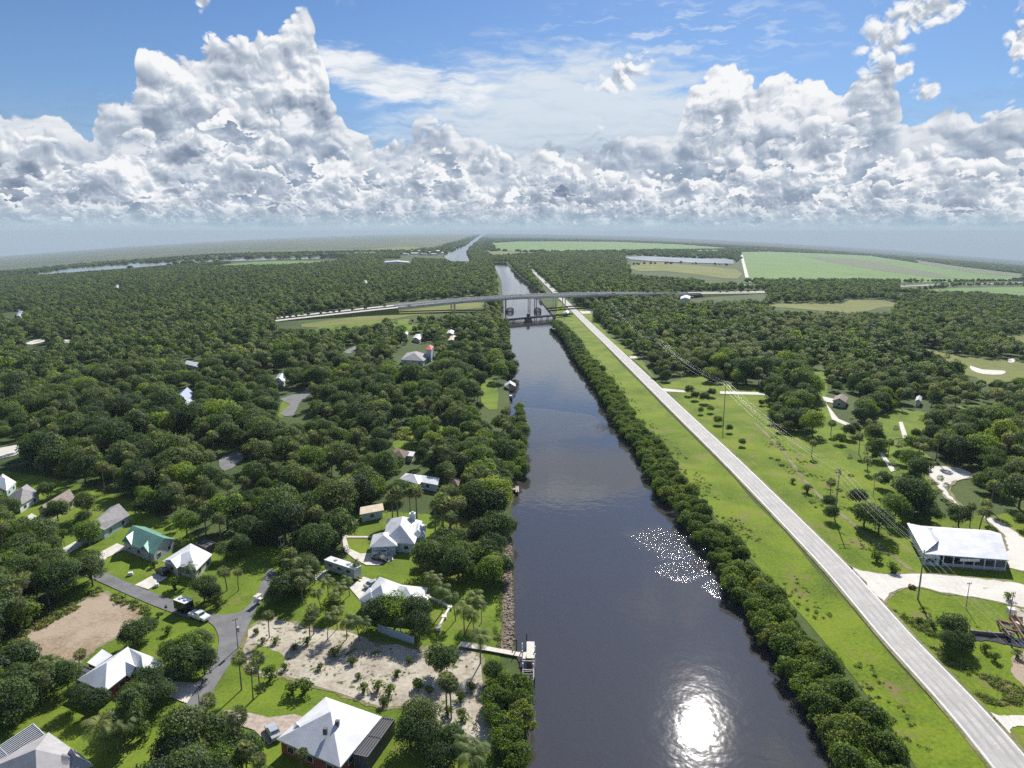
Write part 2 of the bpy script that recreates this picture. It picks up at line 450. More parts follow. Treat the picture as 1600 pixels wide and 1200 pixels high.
RP = pts_px([(976, 402), (1007, 401), (1095, 405), (1122, 404.5), (1146, 407), (1146, 413), (1105, 412), (1025, 409), (985, 406)])

def stretch(poly, d):
    out = []; N = len(poly)
    for i in range(N):
        a, b, c = poly[i - 1], poly[i], poly[(i + 1) % N]
        t = (c - a).normalized(); out.append(b + Vector((t.y, -t.x)) * d)
    return out
def area(p): return sum(a.x * b.y - b.x * a.y for a, b in zip(p, p[1:] + p[:1])) / 2
if area(canal_poly) < 0: canal_poly = canal_poly[::-1]

# the ground: one sheet to the horizon with the canal cut out of it
_pts = cone_points((-1e6, -1e6), (1e6, 1e6))
_pts += [(r * math.sin(math.radians(a)), r * math.cos(math.radians(a))) for r in (30, 120, 500, 2500, 9000) for a in range(70, 291, 10)] + [(0, 0)]
_C = np.array([(p.x, p.y) for p in canal_poly])
_Q = np.array(_pts); _Q = _Q[~inside_many(canal_poly, _Q)]
_D = np.roll(_C, -1, 0) - _C; _L2 = (_D ** 2).sum(1) + 1e-9
_Q = [tuple(q) for q in _Q if (q[0] ** 2 + q[1] ** 2 > 2.6e6) or np.min(((_C + _D * np.clip(((q - _C) * _D).sum(1) / _L2, 0, 1)[:, None] - q) ** 2).sum(1)) > 1.0]
_n = len(_C)
vs, es, fs, *_ = geometry.delaunay_2d_cdt([Vector(p) for p in list(map(tuple, _C)) + _Q], [(i, (i + 1) % _n) for i in range(_n)], [], 0, 1e-4)
_cen = np.array([[(vs[f[0]].x + vs[f[1]].x + vs[f[2]].x) / 3, (vs[f[0]].y + vs[f[1]].y + vs[f[2]].y) / 3] for f in fs])
_in = inside_many(canal_poly, _cen)
fs = [f if ((vs[f[1]] - vs[f[0]]).cross(vs[f[2]] - vs[f[0]])) > 0 else f[::-1] for f, i in zip(fs, _in) if not i]
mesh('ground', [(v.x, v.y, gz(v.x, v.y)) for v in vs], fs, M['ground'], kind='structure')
# earth bank round the canal
inner = stretch(canal_poly, -1.6)
bv = [(p.x, p.y, gz(p.x, p.y) + .01) for p in canal_poly] + [(p.x, p.y, WATER_Z - 1.5) for p in inner]
N_ = len(canal_poly)
M['bank'] = turf('bank_earth', [(.3, (.03, .028, .018)), (.5, (.07, .06, .04)), (.7, (.12, .10, .07))], .2, 1.5)
mesh('canal_bank_terrain', bv, [(i, (i + 1) % N_, N_ + (i + 1) % N_, N_ + i) for i in range(N_)], M['bank'], kind='structure')
w_poly = stretch(canal_poly, .3)
sheet('canal_water', w_poly, M['water'], 0, z=WATER_Z)
sheet('far_canal_water', far_canal, M['water'], 4)
sheet('river_water', river, M['water'], 4)
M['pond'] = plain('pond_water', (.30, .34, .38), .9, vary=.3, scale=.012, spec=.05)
sheet('pond_water', RP, M['pond'], 5)
# ------------------------------------------------------------------ ground cover, traced as photo pixels and laid on the terrain
COVER = {}
M['shoulder'] = turf('worn_shoulder', [(.34, (.10, .14, .03)), (.45, (.17, .17, .07)), (.55, (.28, .25, .16)), (.68, (.12, .16, .035))], .15, 1.2)
def cover(name, mat, lvl, poly, rag=0.0, sm=2, halo=0.0):
    q = pts_px(poly)
    if sm > 1: q = smooth(q, sm)
    if halo:   # worn turf round bare ground
        h_ = stretch(q, halo if area(q) > 0 else -halo); sheet('worn_edge_ground', ragged(ragged(h_, halo * .8), .3), M['shoulder'], lvl - .5)
    if rag: q = ragged(q, rag)
    o = sheet(name, q, M[mat], lvl)
    return q
# far land (sizes in kilometres)
cover('marsh_land', 'marsh', 1, [(-420, 432), (-200, 416), (0, 402.0), (200, 385.5), (400, 374), (600, 366.5), (742, 364.6), (730, 379), (700, 389), (640, 391), (600, 396), (540, 399), (400, 400), (300, 403), (180, 409), (60, 420), (-60, 432), (-420, 470)], sm=1)
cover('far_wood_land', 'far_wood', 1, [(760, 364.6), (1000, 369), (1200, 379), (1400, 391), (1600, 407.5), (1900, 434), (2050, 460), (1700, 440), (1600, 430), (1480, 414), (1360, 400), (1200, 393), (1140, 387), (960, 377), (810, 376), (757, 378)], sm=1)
cover('crop_field', 'crop', 2, [(768, 380), (810, 377.5), (960, 378), (1060, 382), (1142, 388), (1118, 394), (1060, 391), (985, 392), (900, 394), (800, 393), (775, 391)], sm=1)
cover('crop_field', 'crop', 2, [(1158, 394), (1200, 393.5), (1300, 397), (1360, 400), (1425, 410), (1512, 424), (1600, 433), (1750, 446), (1750, 449), (1600, 437), (1550, 439), (1495, 439), (1487, 441), (1375, 442), (1200, 442), (1170, 440)], sm=1)
cover('ploughed_field', 'plough', 3, [(1260, 401), (1330, 404), (1395, 415), (1470, 429), (1500, 436), (1460, 434), (1380, 424), (1300, 410)], sm=1)
cover('ploughed_field', 'plough', 3, [(1420, 405), (1500, 417), (1600, 429), (1600, 434), (1520, 427), (1440, 413)], sm=1)
cover('pasture_field', 'crop', 2, [(1412, 457), (1462, 452), (1500, 450), (1600, 449), (1750, 452), (1750, 480), (1600, 470), (1550, 464), (1450, 461)], sm=1)
cover('meadow_land', 'meadow', 2, [(1178, 477), (1240, 474.5), (1320, 474), (1327, 468), (1375, 469), (1400, 473), (1415, 477), (1370, 482), (1345, 490), (1300, 487), (1220, 481)])
cover('meadow_land', 'meadow', 2, [(1370, 461), (1400, 459), (1437, 463), (1430, 468), (1390, 467)])
cover('meadow_land', 'meadow', 2, [(1430, 543), (1475, 551), (1530, 560), (1600, 567), (1700, 575), (1700, 625), (1600, 612), (1550, 606), (1525, 590), (1495, 584), (1455, 567)], 1.0)
cover('meadow_land', 'meadow', 2, [(1562, 527), (1600, 524), (1680, 530), (1680, 552), (1600, 547), (1575, 537)])
cover('meadow_land', 'meadow', 2, [(985, 416), (1022, 409), (1060, 413), (1150, 421), (1152, 436), (1100, 431), (1040, 424), (1000, 424)])
cover('meadow_land', 'crop', 2, [(1085, 445), (1115, 443.5), (1165, 444), (1182, 448), (1150, 450), (1100, 449)])
cover('meadow_land', 'meadow', 2, [(762, 393), (840, 395), (820, 401), (780, 403), (765, 399)])
cover('meadow_land', 'crop', 2, [(322, 417), (400, 409.5), (470, 408.5), (527, 408), (522, 412), (440, 418), (330, 420)])
cover('meadow_land', 'meadow', 2, [(548, 394), (600, 387), (650, 386), (655, 392), (630, 396), (560, 398)])
# highway embankment, left
cover('embankment_grass_land', 'meadow', 2, [(470, 507), (560, 495), (700, 477), (745, 473), (760, 480), (640, 494), (610, 500), (500, 512)])
cover('pasture_field', 'lawn', 3, [(500, 511), (560, 505), (620, 500), (640, 499), (642, 508), (690, 506), (700, 510), (640, 521), (600, 514), (560, 518), (500, 523)])
# verges of the canal road
def lawn(poly, mat='lawn', lvl=2, rag=.5, sm=2, name='lawn'): return cover(name, mat, lvl, poly, rag, sm)
lawn([(872, 470), (884, 478), (912, 505), (949, 545), (975, 575), (1000, 598), (1035, 635), (1060, 660), (1100, 700), (1145, 745), (1180, 787), (1230, 835), (1270, 885), (1330, 950), (1400, 1035), (1470, 1110),
      (1530, 1180), (1560, 1215), (1540, 1280), (1470, 1260), (1400, 1150), (1335, 1060), (1260, 970), (1180, 880), (1110, 800), (1050, 725), (990, 655), (940, 590), (900, 545), (868, 500)], 'verge', 2, 0, 1, 'verge_grass_land')
lawn([(895, 478), (925, 488), (935, 508), (962, 533), (1000, 558), (1020, 588), (1040, 600), (1090, 584), (1110, 598), (1180, 604), (1210, 630), (1200, 655), (1215, 672), (1300, 690), (1340, 735), (1385, 760),
      (1410, 810), (1560, 805), (1620, 790), (1700, 850), (1750, 1300), (1650, 1300), (1570, 1190), (1500, 1090), (1440, 1020), (1370, 945), (1310, 880), (1240, 810), (1180, 750), (1120, 690), (1070, 640), (1010, 580), (950, 530), (905, 490)], 'verge', 2, 0, 1, 'verge_grass_land')
lawn([(1258, 578), (1290, 584), (1292, 620), (1300, 650), (1340, 668), (1400, 640), (1462, 650), (1455, 672), (1370, 692), (1300, 695), (1262, 670), (1270, 620)], 'lawn', 2, .6)
lawn([(1300, 690), (1345, 672), (1400, 688), (1455, 715), (1460, 800), (1385, 785), (1330, 742)], 'lawn', 1, .6)
lawn([(255, 700), (285, 690), (300, 715), (270, 735)], 'verge', 2, .6); lawn([(150, 610), (205, 600), (215, 612), (165, 622)], 'verge', 2, .6); lawn([(615, 670), (690, 665), (705, 682), (625, 686)], 'verge', 2, .6)
lawn([(1480, 640), (1530, 632), (1545, 650), (1500, 660)], 'verge', 2, .6); lawn([(1180, 560), (1230, 552), (1245, 565), (1200, 573)], 'meadow', 2, .6); lawn([(345, 545), (390, 540), (400, 549), (355, 554)], 'verge', 2, .6)
# village lawns
lawn([(0, 735), (70, 745), (130, 760), (215, 783), (245, 808), (290, 818), (305, 842), (345, 862), (395, 852), (445, 858), (470, 866), (500, 878), (545, 872), (536, 845), (540, 808), (600, 798), (690, 806), (760, 820), (783, 830), (782, 900),
      (784, 1010), (770, 1060), (775, 1290), (-60, 1290), (-60, 1010), (20, 1000), (90, 955), (60, 880), (-40, 905), (-60, 740)], 'lawn', 1, .6, 1)
lawn([(752, 598), (775, 596), (777, 640), (752, 630)], 'lawn', 2, .3)
lawn([(612, 690), (640, 690), (655, 702), (620, 704)], 'lawn', 2, .3)
lawn([(118, 573), (172, 570), (168, 583), (128, 587)], 'lawn', 2, .3)
lawn([(432, 640), (445, 625), (455, 632), (440, 655)], 'lawn', 2, .3)
# bare earth and sand
cover('dirt_lot_ground', 'dirt', 3, [(8, 1020), (40, 993), (72, 972), (110, 950), (150, 930), (165, 927), (200, 945), (225, 957), (205, 972), (190, 992), (150, 1012), (117, 1042), (95, 1037), (57, 1062), (37, 1045)], .8, halo=1.0)
cover('sandy_lot_ground', 'sand', 3, [(388, 985), (430, 968), (480, 983), (540, 988), (600, 1008), (680, 1015), (740, 1020), (752, 1050), (752, 1090), (770, 1130), (778, 1165), (745, 1168), (700, 1135), (650, 1103), (600, 1106), (540, 1086), (480, 1066), (440, 1056), (400, 1052), (383, 1030)], .9, halo=1.0)
lawn([(395, 1015), (420, 1012), (445, 1030), (430, 1050), (400, 1045)], 'lawn', 4, .5)
# paving
cover('street', 'street', 4, [(60, 858), (85, 868), (120, 877), (175, 900), (235, 925), (280, 942), (318, 956), (340, 961), (370, 959), (390, 945), (405, 920), (417, 893), (431, 893), (424, 915), (408, 940), (392, 970), (378, 1000), (365, 1030), (345, 1060), (328, 1090), (312, 1125), (300, 1150), (262, 1225), (222, 1225),
      (262, 1155), (285, 1115), (300, 1085), (318, 1060), (335, 1030), (342, 1005), (338, 985), (325, 972), (300, 968), (270, 958), (240, 947), (200, 930), (160, 912), (120, 895), (82, 880), (55, 868)])
for q, mt in (([(132, 881), (160, 862), (183, 850), (200, 857), (190, 862), (168, 872), (153, 888)], 'concrete'), ([(211, 915), (246, 896), (262, 903), (232, 922)], 'concrete'), ([(88, 863), (118, 847), (132, 851), (103, 869)], 'concrete'),
              ([(22, 821), (50, 803), (58, 808), (30, 823)], 'concrete'), ([(370, 1110), (420, 1122), (460, 1117), (482, 1124), (455, 1150), (420, 1165), (398, 1142), (366, 1132), (345, 1112)], 'pavers'),
              ([(545, 918), (568, 902), (580, 906), (574, 926), (562, 938)], 'concrete'), ([(487, 897), (510, 892), (514, 900), (492, 908)], 'concrete'),
              ([(534, 838), (540, 818), (553, 811), (561, 813), (548, 826), (541, 842), (546, 858), (563, 866), (590, 864), (616, 862), (614, 876), (591, 884), (573, 884), (556, 876), (538, 862)], 'concrete'),
              ([(541, 838.6), (582, 838.6), (582, 841), (541, 841)], 'concrete'), ([(258, 1065), (305, 1068), (316, 1064), (292, 1100), (270, 1092), (250, 1080)], 'concrete')):
    cover('driveway_path', mt, 5, q, 0, 1)
cover('street', 'street', 3, [(437, 647), (454, 632), (437, 624), (470, 614), (483, 608), (487, 614), (468, 630), (458, 650)])
cover('street', 'street', 3, [(342, 720), (362, 707), (376, 704), (376, 722), (350, 737)])
cover('street', 'street', 3, [(538, 550), (548, 544), (560, 541), (560, 546), (545, 553)])
for q in ([(-20, 706), (20, 697), (45, 693), (46, 699), (24, 712), (-20, 720)], [(40, 537), (58, 531), (71, 530), (70, 534), (50, 539)], [(98, 532), (112, 531), (113, 536), (99, 536)], [(262, 520), (268, 517), (270, 520), (262, 523)], [(305, 514), (314, 511), (315, 514), (306, 516)],
          [(1516, 572), (1535, 578), (1570, 580), (1565, 586), (1535, 585), (1518, 579)], [(1575, 562), (1586, 561), (1584, 567), (1576, 567)]):
    cover('sandy_path', 'gravel', 4, q, 0, 2)
cover('gravel_yard_ground', 'gravel', 4, [(1296, 872), (1320, 880), (1345, 893), (1395, 898), (1450, 898), (1530, 905), (1620, 919), (1660, 960), (1600, 950), (1560, 941), (1520, 933), (1470, 926), (1440, 918), (1415, 918), (1395, 925), (1382, 938), (1372, 948), (1340, 920)], .5, halo=.7)
cover('gravel_yard_ground', 'gravel', 4, [(1535, 806), (1560, 815), (1600, 842), (1660, 880), (1620, 892), (1578, 888), (1576, 860), (1568, 835), (1550, 820)], .5, halo=.8)
cover('gravel_yard_ground', 'gravel', 4, [(1452, 729), (1500, 733), (1520, 745), (1490, 752), (1480, 768), (1500, 792), (1478, 775), (1462, 755), (1452, 742)], .6, halo=1.0)
cover('gravel_yard_ground', 'gravel', 4, [(1528, 1105), (1560, 1119), (1640, 1118), (1640, 1135), (1590, 1135), (1578, 1142), (1580, 1160), (1560, 1145)], .1)
for q in ([(1404, 660), (1410, 660), (1420, 688), (1412, 690)], [(1372, 706), (1378, 706), (1400, 736), (1392, 738)], [(1033, 607), (1072, 611), (1072, 614), (1035, 612)], [(1125, 612), (1195, 614), (1195, 618), (1125, 616)], [(983, 557), (1005, 557), (1005, 560), (985, 561)],
          [(905, 487), (930, 486), (930, 490), (910, 491)], [(1285, 620), (1322, 628), (1322, 634), (1288, 628)], [(1290, 630), (1310, 655), (1340, 668), (1336, 672), (1300, 656)], [(1156, 396), (1160, 397), (1172, 441), (1166, 441)]):
    cover('sandy_path', 'gravel', 4, q, 0, 1)
# banks of broken rock by the canal
M['rubble'] = turf('rubble_floor', [(.3, (.07, .06, .045)), (.5, (.17, .135, .10)), (.7, (.30, .25, .19))], .3, 2.0)
rub = cover('rubble_bank_ground', 'rubble', 3, [(789, 838), (799, 838), (800, 900), (801, 1000), (803, 1018), (782, 1018), (785, 960), (787, 900)], .2, 1)

M['wear'] = plain('wheel_worn_asphalt', (.385, .375, .355), .8, vary=.14, scale=.12)
M['yellow'] = plain('faded_centre_paint', (.50, .46, .35), .7, vary=.25, scale=1.0)
# the canal road with its painted lines
CENTRE = [(826, 417), (843, 434), (868, 458), (891, 480), (923, 511), (957, 543), (1018, 602), (1073, 655), (1139, 718), (1219, 798), (1299, 880), (1351, 938), (1405, 1000), (1502, 1104), (1590, 1208), (1660, 1300)]
rc = smooth(pts_px(CENTRE), 6, False)
def ribbon(name, line, off, wd, mat, lvl, dash=None, kind='structure', zf=None):
    V, F = [], []; L = 0.0; prev = None
    pts = []
    for a, b in zip(line, line[1:]):
        k = max(1, int((b - a).length / 6.0))
        pts += [a.lerp(b, j / k) for j in range(k)]
    pts.append(line[-1])
    for i, p in enumerate(pts):
        t = (pts[min(i + 1, len(pts) - 1)] - pts[max(i - 1, 0)]).normalized(); nr = Vector((-t.y, t.x))
        for s_ in (-1, 1):
            q = p + nr * (off + s_ * wd / 2)
            V.append((q.x, q.y, (gz(q.x, q.y) if zf is None else zf(q.x, q.y)) + lift(q.x, q.y, lvl)))
        if i and (dash is None or i % dash[0] < dash[1]): F.append((2 * i - 2, 2 * i - 1, 2 * i + 1, 2 * i))
    return mesh(name, V, F, M[mat], kind=kind)
ribbon('road_shoulder_ground', rc, 0, 9.0, 'shoulder', 4)
ribbon('ditch_track_path', smooth(pts_px([(1180, 662), (1222, 704), (1262, 757), (1312, 802), (1372, 852), (1425, 892)]), 4, False), 0, 1.5, 'shoulder', 3)
ribbon('road', rc, 0, 7.6, 'road', 5)
ribbon('road_marking', rc, 3.45, .22, 'paint', 6); ribbon('road_marking', rc, -3.45, .22, 'paint', 6)
for o_ in (-2.6, -.95, .95, 2.6): ribbon('road_surface', rc, o_, .62, 'wear', 5.5)
ribbon('road_marking', rc, 0, .16, 'yellow', 6, dash=(3, 1))
HX = lambda t: Vector((-249, 738)).lerp(Vector((392, 1097)), t)
# ------------------------------------------------------------------ foliage materials
def leafmat(name, stops, trans=.3, vary=.42):
    m, n = material(name)
    oi = n.new('ShaderNodeObjectInfo')
    r = S(n, oi.outputs['Random'])
    big = n.noise(n.pos, .045, 3, .6)
    f = (r * .95 + (big - .5) * .8 + .03).clamp()
    c = n.ramp(f, stops)
    tcn = n.new('ShaderNodeTexCoord')
    ri = n.new('ShaderNodeNewGeometry')
    fine = n.noise(tcn.outputs['Object'], .9, 3, .7) * .6 + S(n, ri.outputs['Random Per Island']) * .42
    c = n.mix(n.ss(fine, .28, .74), n.mix(1.0, c, (1 - vary,) * 3, 'MULTIPLY'), n.mix(1.0, c, (1 + vary, 1 + vary, 1 + vary * .6), 'MULTIPLY'))
    setp(n, Base_Color=c, Roughness=.62, Specular_IOR_Level=.28)
    tr = n.new('ShaderNodeBsdfTranslucent'); n.put(tr.inputs[0], n.mix(1.0, c, (1.25, 1.35, .5), 'MULTIPLY'))
    mx = n.new('ShaderNodeMixShader'); mx.inputs[0].default_value = trans
    n.t.links.new(n.b.outputs[0], mx.inputs[1]); n.t.links.new(tr.outputs[0], mx.inputs[2])
    n.t.links.new(mx.outputs[0], n.out.inputs[0])
    return m
M['oak'] = leafmat('oak_leaves', [(0, (.048, .080, .042)), (.26, (.072, .118, .050)), (.5, (.102, .158, .058)), (.7, (.135, .172, .082)), (.86, (.135, .208, .055)), (.96, (.19, .28, .05)), (1, (.26, .32, .06))], .46)
M['bankleaf'] = leafmat('bank_leaves', [(0, (.08, .128, .03)), (.5, (.12, .185, .036)), (.85, (.165, .23, .045)), (1, (.21, .24, .06))], .46)
M['palmleaf'] = leafmat('palm_leaves', [(0, (.13, .165, .075)), (.5, (.18, .215, .10)), (.85, (.24, .27, .13)), (1, (.25, .26, .13))], .38, .3)
M['cocoleaf'] = leafmat('frond_leaves', [(0, (.09, .14, .035)), (.5, (.14, .195, .05)), (1, (.21, .24, .07))], .3, .25)
M['wheat'] = leafmat('dry_leaves', [(0, (.14, .11, .05)), (.5, (.19, .16, .08)), (1, (.16, .06, .03))], .3, .25)
M['bark'] = plain('bark', (.10, .08, .06), .95, vary=.35, scale=2.0, bump=.3)
M['palmbark'] = plain('palm_bark', (.19, .165, .135), .95, vary=.3, scale=2.5, bump=.3)

def quads_mesh(name, Vv, k, mat, extra_mats=(), midx=None, sm=False):
    """Vv: (n*k, 3) corners, k corners to a face"""
    me = bpy.data.meshes.new(name); n = len(Vv) // k
    me.vertices.add(len(Vv)); me.vertices.foreach_set('co', np.asarray(Vv, np.float32).ravel())
    me.loops.add(n * k); me.loops.foreach_set('vertex_index', np.arange(n * k, dtype=np.int32))
    me.polygons.add(n); me.polygons.foreach_set('loop_start', np.arange(0, n * k, k, dtype=np.int32)); me.polygons.foreach_set('loop_total', np.full(n, k, np.int32))
    if midx is not None: me.polygons.foreach_set('material_index', midx)
    me.update(calc_edges=True); me.materials.append(mat)
    for m_ in extra_mats: me.materials.append(m_)
    return me
def leaf_quads(C, Nn, size, rng, aspect=.75, jit=.55):
    n = len(C)
    N_ = Nn + rng.normal(0, jit, (n, 3)); N_ /= np.linalg.norm(N_, axis=1)[:, None] + 1e-9
    T = np.cross(N_, rng.normal(0, 1, (n, 3))); T /= np.linalg.norm(T, axis=1)[:, None] + 1e-9
    B = np.cross(N_, T); s = (size * rng.uniform(.65, 1.35, n))[:, None] * .5
    a = T * s; b = B * s * aspect
    return np.stack([C - a * .9, C - b * 1.0 + a * .15, C + a, C + b * .9 + a * .1], 1).reshape(-1, 3)
def crown_mesh(name, H, R, lobes, per, leaf, mat, seed, flat=.75, low=.35, lobe_r=.42, jit=.5):
    """a crown of leaf sprays massed on unequal limbs, gaps between them"""
    rng = np.random.default_rng(seed)
    out = []
    cz = H * (low + (1 - low) * .5); hz = H * (1 - low) * .5
    for i in range(lobes):
        th = i * 2.399963 + rng.uniform(-.5, .5); u = rng.uniform(-.55, 1.0); rr = math.sqrt(max(0, 1 - u * u)) * rng.uniform(.55, .98)
        c = np.array([math.cos(th) * rr * R * .72, math.sin(th) * rr * R * .72, cz + u * hz * .72])
        lr = R * lobe_r * rng.uniform(.65, 1.35)
        n = int(per * (lr / (R * lobe_r)) ** 1.6)
        d = rng.normal(0, 1, (n, 3)); d[:, 2] = d[:, 2] * .8 + .35
        d /= np.linalg.norm(d, axis=1)[:, None]
        r = lr * rng.uniform(.62, 1.04, n) ** .7
        bump = 1 + .16 * np.sin(d[:, 0] * 7 + i) * np.cos(d[:, 1] * 6 + i * 2)
        C = c + d * (r * bump)[:, None] * np.array([1, 1, flat])
        C = C[C[:, 2] > H * low * .55]; 
        dd = (C - c); dd /= np.linalg.norm(dd, axis=1)[:, None] + 1e-9
        ctr = C - np.array([0, 0, cz]); ctr /= np.linalg.norm(ctr, axis=1)[:, None] + 1e-9
        out.append(leaf_quads(C, dd * .8 + ctr * .35 + np.array([0, 0, .15]), leaf, rng, jit=jit))
    return quads_mesh(name, np.concatenate(out), 4, mat)
def tube(bm, pts, rads, seg=7):
    rings = []
    for i, p in enumerate(pts):
        p = Vector(p); t = (Vector(pts[min(i + 1, len(pts) - 1)]) - Vector(pts[max(i - 1, 0)])).normalized()
        a = t.orthogonal().normalized(); b = t.cross(a)
        rings.append([bm.verts.new(p + (a * math.cos(2 * math.pi * j / seg) + b * math.sin(2 * math.pi * j / seg)) * rads[i]) for j in range(seg)])
    for r0, r1 in zip(rings, rings[1:]):
        for j in range(seg): bm.faces.new((r0[j], r0[(j + 1) % seg], r1[(j + 1) % seg], r1[j]))
    bm.faces.new(rings[0][::-1]); bm.faces.new(rings[-1])
def bm_mesh(name, bm, mat, sm=False):
    bmesh.ops.recalc_face_normals(bm, faces=bm.faces)
    me = bpy.data.meshes.new(name); bm.to_mesh(me); bm.free()
    if mat: me.materials.append(mat)
    if sm:
        for p in me.polygons: p.use_smooth = True
    return me
def trunk_mesh(name, H, R, seed, limbs=6):
    rng = random.Random(seed); bm = bmesh.new()
    tube(bm, [(0, 0, -.5), (.05, .03, H * .2), (rng.uniform(-.3, .3), rng.uniform(-.3, .3), H * .5), (rng.uniform(-.5, .5), rng.uniform(-.5, .5), H * .8)], [.34, .27, .2, .07])
    for i in range(limbs):
        th = i * 2.4 + rng.uniform(-.4, .4); z = H * rng.uniform(.22, .45)
        tube(bm, [(0, 0, z), (math.cos(th) * R * .3, math.sin(th) * R * .3, z + H * .14), (math.cos(th) * R * .7, math.sin(th) * R * .7, z + H * rng.uniform(.2, .4))], [.15, .1, .04], 5)
    return bm_mesh(name, bm, M['bark'])
def fan_palm_crown(name, seed, R=2.15, fans=38, far=False):
    """round head of folded fan leaves, dead skirt below"""
    rng = random.Random(seed); V = []; mi = []
    for i in range(fans):
        th = i * 2.399963; u = 1 - 1.75 * (i + .5) / fans; el = math.asin(max(-.98, min(.98, u)))
        d = Vector((math.cos(th) * math.cos(el), math.sin(th) * math.cos(el), math.sin(el)))
        side = d.cross(Vector((0, 0, 1))); side = side.normalized() if side.length > .05 else Vector((1, 0, 0)); up = side.cross(d)
        c = d * R * rng.uniform(.35, .5); L = R * rng.uniform(.55, .75)
        k = 5 if far else 9
        for j in range(k):
            a = (j / (k - 1) - .5) * 2.5
            t = d * math.cos(a) + side * math.sin(a); q = d * math.cos(a + 1.9 / k) + side * math.sin(a + 1.9 / k)
            tip = c + (t + q).normalized() * L * (1 - .12 * abs(a)) - Vector((0, 0, .22 * L)) - up * .05
            V += [c, c + t * L * .62 + up * .07, tip, c + q * L * .62 - up * .05]; mi.append(0 if i < fans * .84 else 1)
    return quads_mesh(name, [tuple(v) for v in V], 4, M['palmleaf'], (M['wheat'],), mi)
def feather_palm_crown(name, seed, L=3.1, n=17):
    rng = random.Random(seed); V = []
    for i in range(n):
        th = i * 2.399963 + rng.uniform(-.2, .2); el = rad(rng.uniform(-5, 62)) if i > 2 else rad(75)
        h = Vector((math.cos(th), math.sin(th), 0)); side = Vector((-h.y, h.x, 0)); p = Vector((0, 0, 0)); a = el; ps = [p.copy()]; ts = []
        for s_ in range(9):
            t = h * math.cos(a) + Vector((0, 0, math.sin(a))); ts.append(t); p = p + t * L / 9; ps.append(p.copy()); a -= rad(rng.uniform(10, 15))
        for s_ in range(1, 9):
            t = ts[s_]; w_ = L * .30 * math.sin(math.pi * (s_ + .6) / 10.2) ** .6
            for q in (0, .5):
                base = ps[s_].lerp(ps[s_ + 1] if s_ < 9 else ps[s_], q)
                for sg in (-1, 1):
                    tip = base + side * sg * w_ + t * w_ * .45 - Vector((0, 0, w_ * .38))
                    V += [base, base + t * .13, tip + t * .05, tip]
        V += [ps[0], ps[4] + side * .05, ps[9], ps[4] - side * .05]
    return quads_mesh(name, [tuple(v) for v in V], 4, M['cocoleaf'])
def palm_trunk(name, H, r=.2, lean=.3, seed=0):
    rng = random.Random(seed); bm = bmesh.new(); th = rng.uniform(0, 6.28); N = 7
    pts = [(math.cos(th) * lean * (i / N) ** 2, math.sin(th) * lean * (i / N) ** 2, -.4 + (H + .4) * i / N) for i in range(N + 1)]
    tube(bm, pts, [r * (1.25 if i == 0 else 1 - .25 * i / N) for i in range(N + 1)], 7)
    return bm_mesh(name, bm, M['palmbark']), Vector(pts[-1])

# prototypes: every kind in several shapes; the crown mesh of a tree is built at its own size
PROTO = {}
for i in range(5):
    H = (10.5, 9.2, 11.4, 8.6, 12.0)[i]; R = (5.7, 5.2, 5.3, 4.9, 6.2)[i]
    PROTO['oak', i] = [('trunk', trunk_mesh('oak_trunk', H, R, i), (0, 0, 0)), ('crown', crown_mesh('oak_crown', H, R, 26 + 2 * i, 200, .47, M['oak'], i + 1, low=.14, lobe_r=.36), (0, 0, 0))]
for i in range(3):
    H = (5.6, 4.8, 6.0)[i]; R = (3.2, 2.9, 3.3)[i]
    PROTO['shore', i] = [('trunk', trunk_mesh('shore_trunk', H, R, i + 20, 5), (0, 0, 0)), ('crown', crown_mesh('shore_crown', H, R, 18, 130, .42, M['bankleaf'], i + 31, low=.0, lobe_r=.40), (0, 0, 0))]
for i in range(3):
    PROTO['shrub', i] = [('stem', trunk_mesh('shrub_stem', 1.6, .9, i + 40, 5), (0, 0, 0)), ('foliage', crown_mesh('shrub_foliage', 2.2, 1.25, 9, 60, .30, M['bankleaf'], i + 51, low=.02, lobe_r=.5), (0, 0, 0))]
for i in range(4):
    H = (8.6, 7.4, 9.8, 6.4)[i]; tm, top = palm_trunk('palm_trunk', H, .2, .25 + .15 * i, i)
    PROTO['fan', i] = [('trunk', tm, (0, 0, 0)), ('crown', fan_palm_crown('palm_crown', i), tuple(top))]
for i in range(3):
    H = (7.2, 6.0, 8.2)[i]; tm, top = palm_trunk('palm_trunk', H, .17, .6 + .4 * i, i + 9)
    PROTO['feather', i] = [('trunk', tm, (0, 0, 0)), ('crown', feather_palm_crown('palm_crown', i), tuple(top))]
for i in range(2):   # a tall tree with a narrow, dark, feathery crown
    PROTO['pine', i] = [('trunk', trunk_mesh('pine_trunk', 15, 2.6, i + 60, 9), (0, 0, 0)), ('crown', crown_mesh('pine_crown', 16, 3.4, 34, 90, .5, M['oak'], i + 71, flat=1.1, low=.12, lobe_r=.36), (0, 0, 0))]
NVAR = {'oak': 5, 'shore': 3, 'shrub': 3, 'fan': 4, 'feather': 3, 'pine': 2}
KIND = {'oak': ('oak_tree', 'tree', 'oak'), 'shore': ('shore_tree', 'tree', 'leafy bank tree'), 'shrub': ('shrub', 'shrub', 'shrub'), 'fan': ('cabbage_palm', 'palm tree', 'fan palm'),
        'feather': ('feather_palm', 'palm tree', 'feather palm'), 'pine': ('pine_tree', 'tree', 'tall dark pine')}

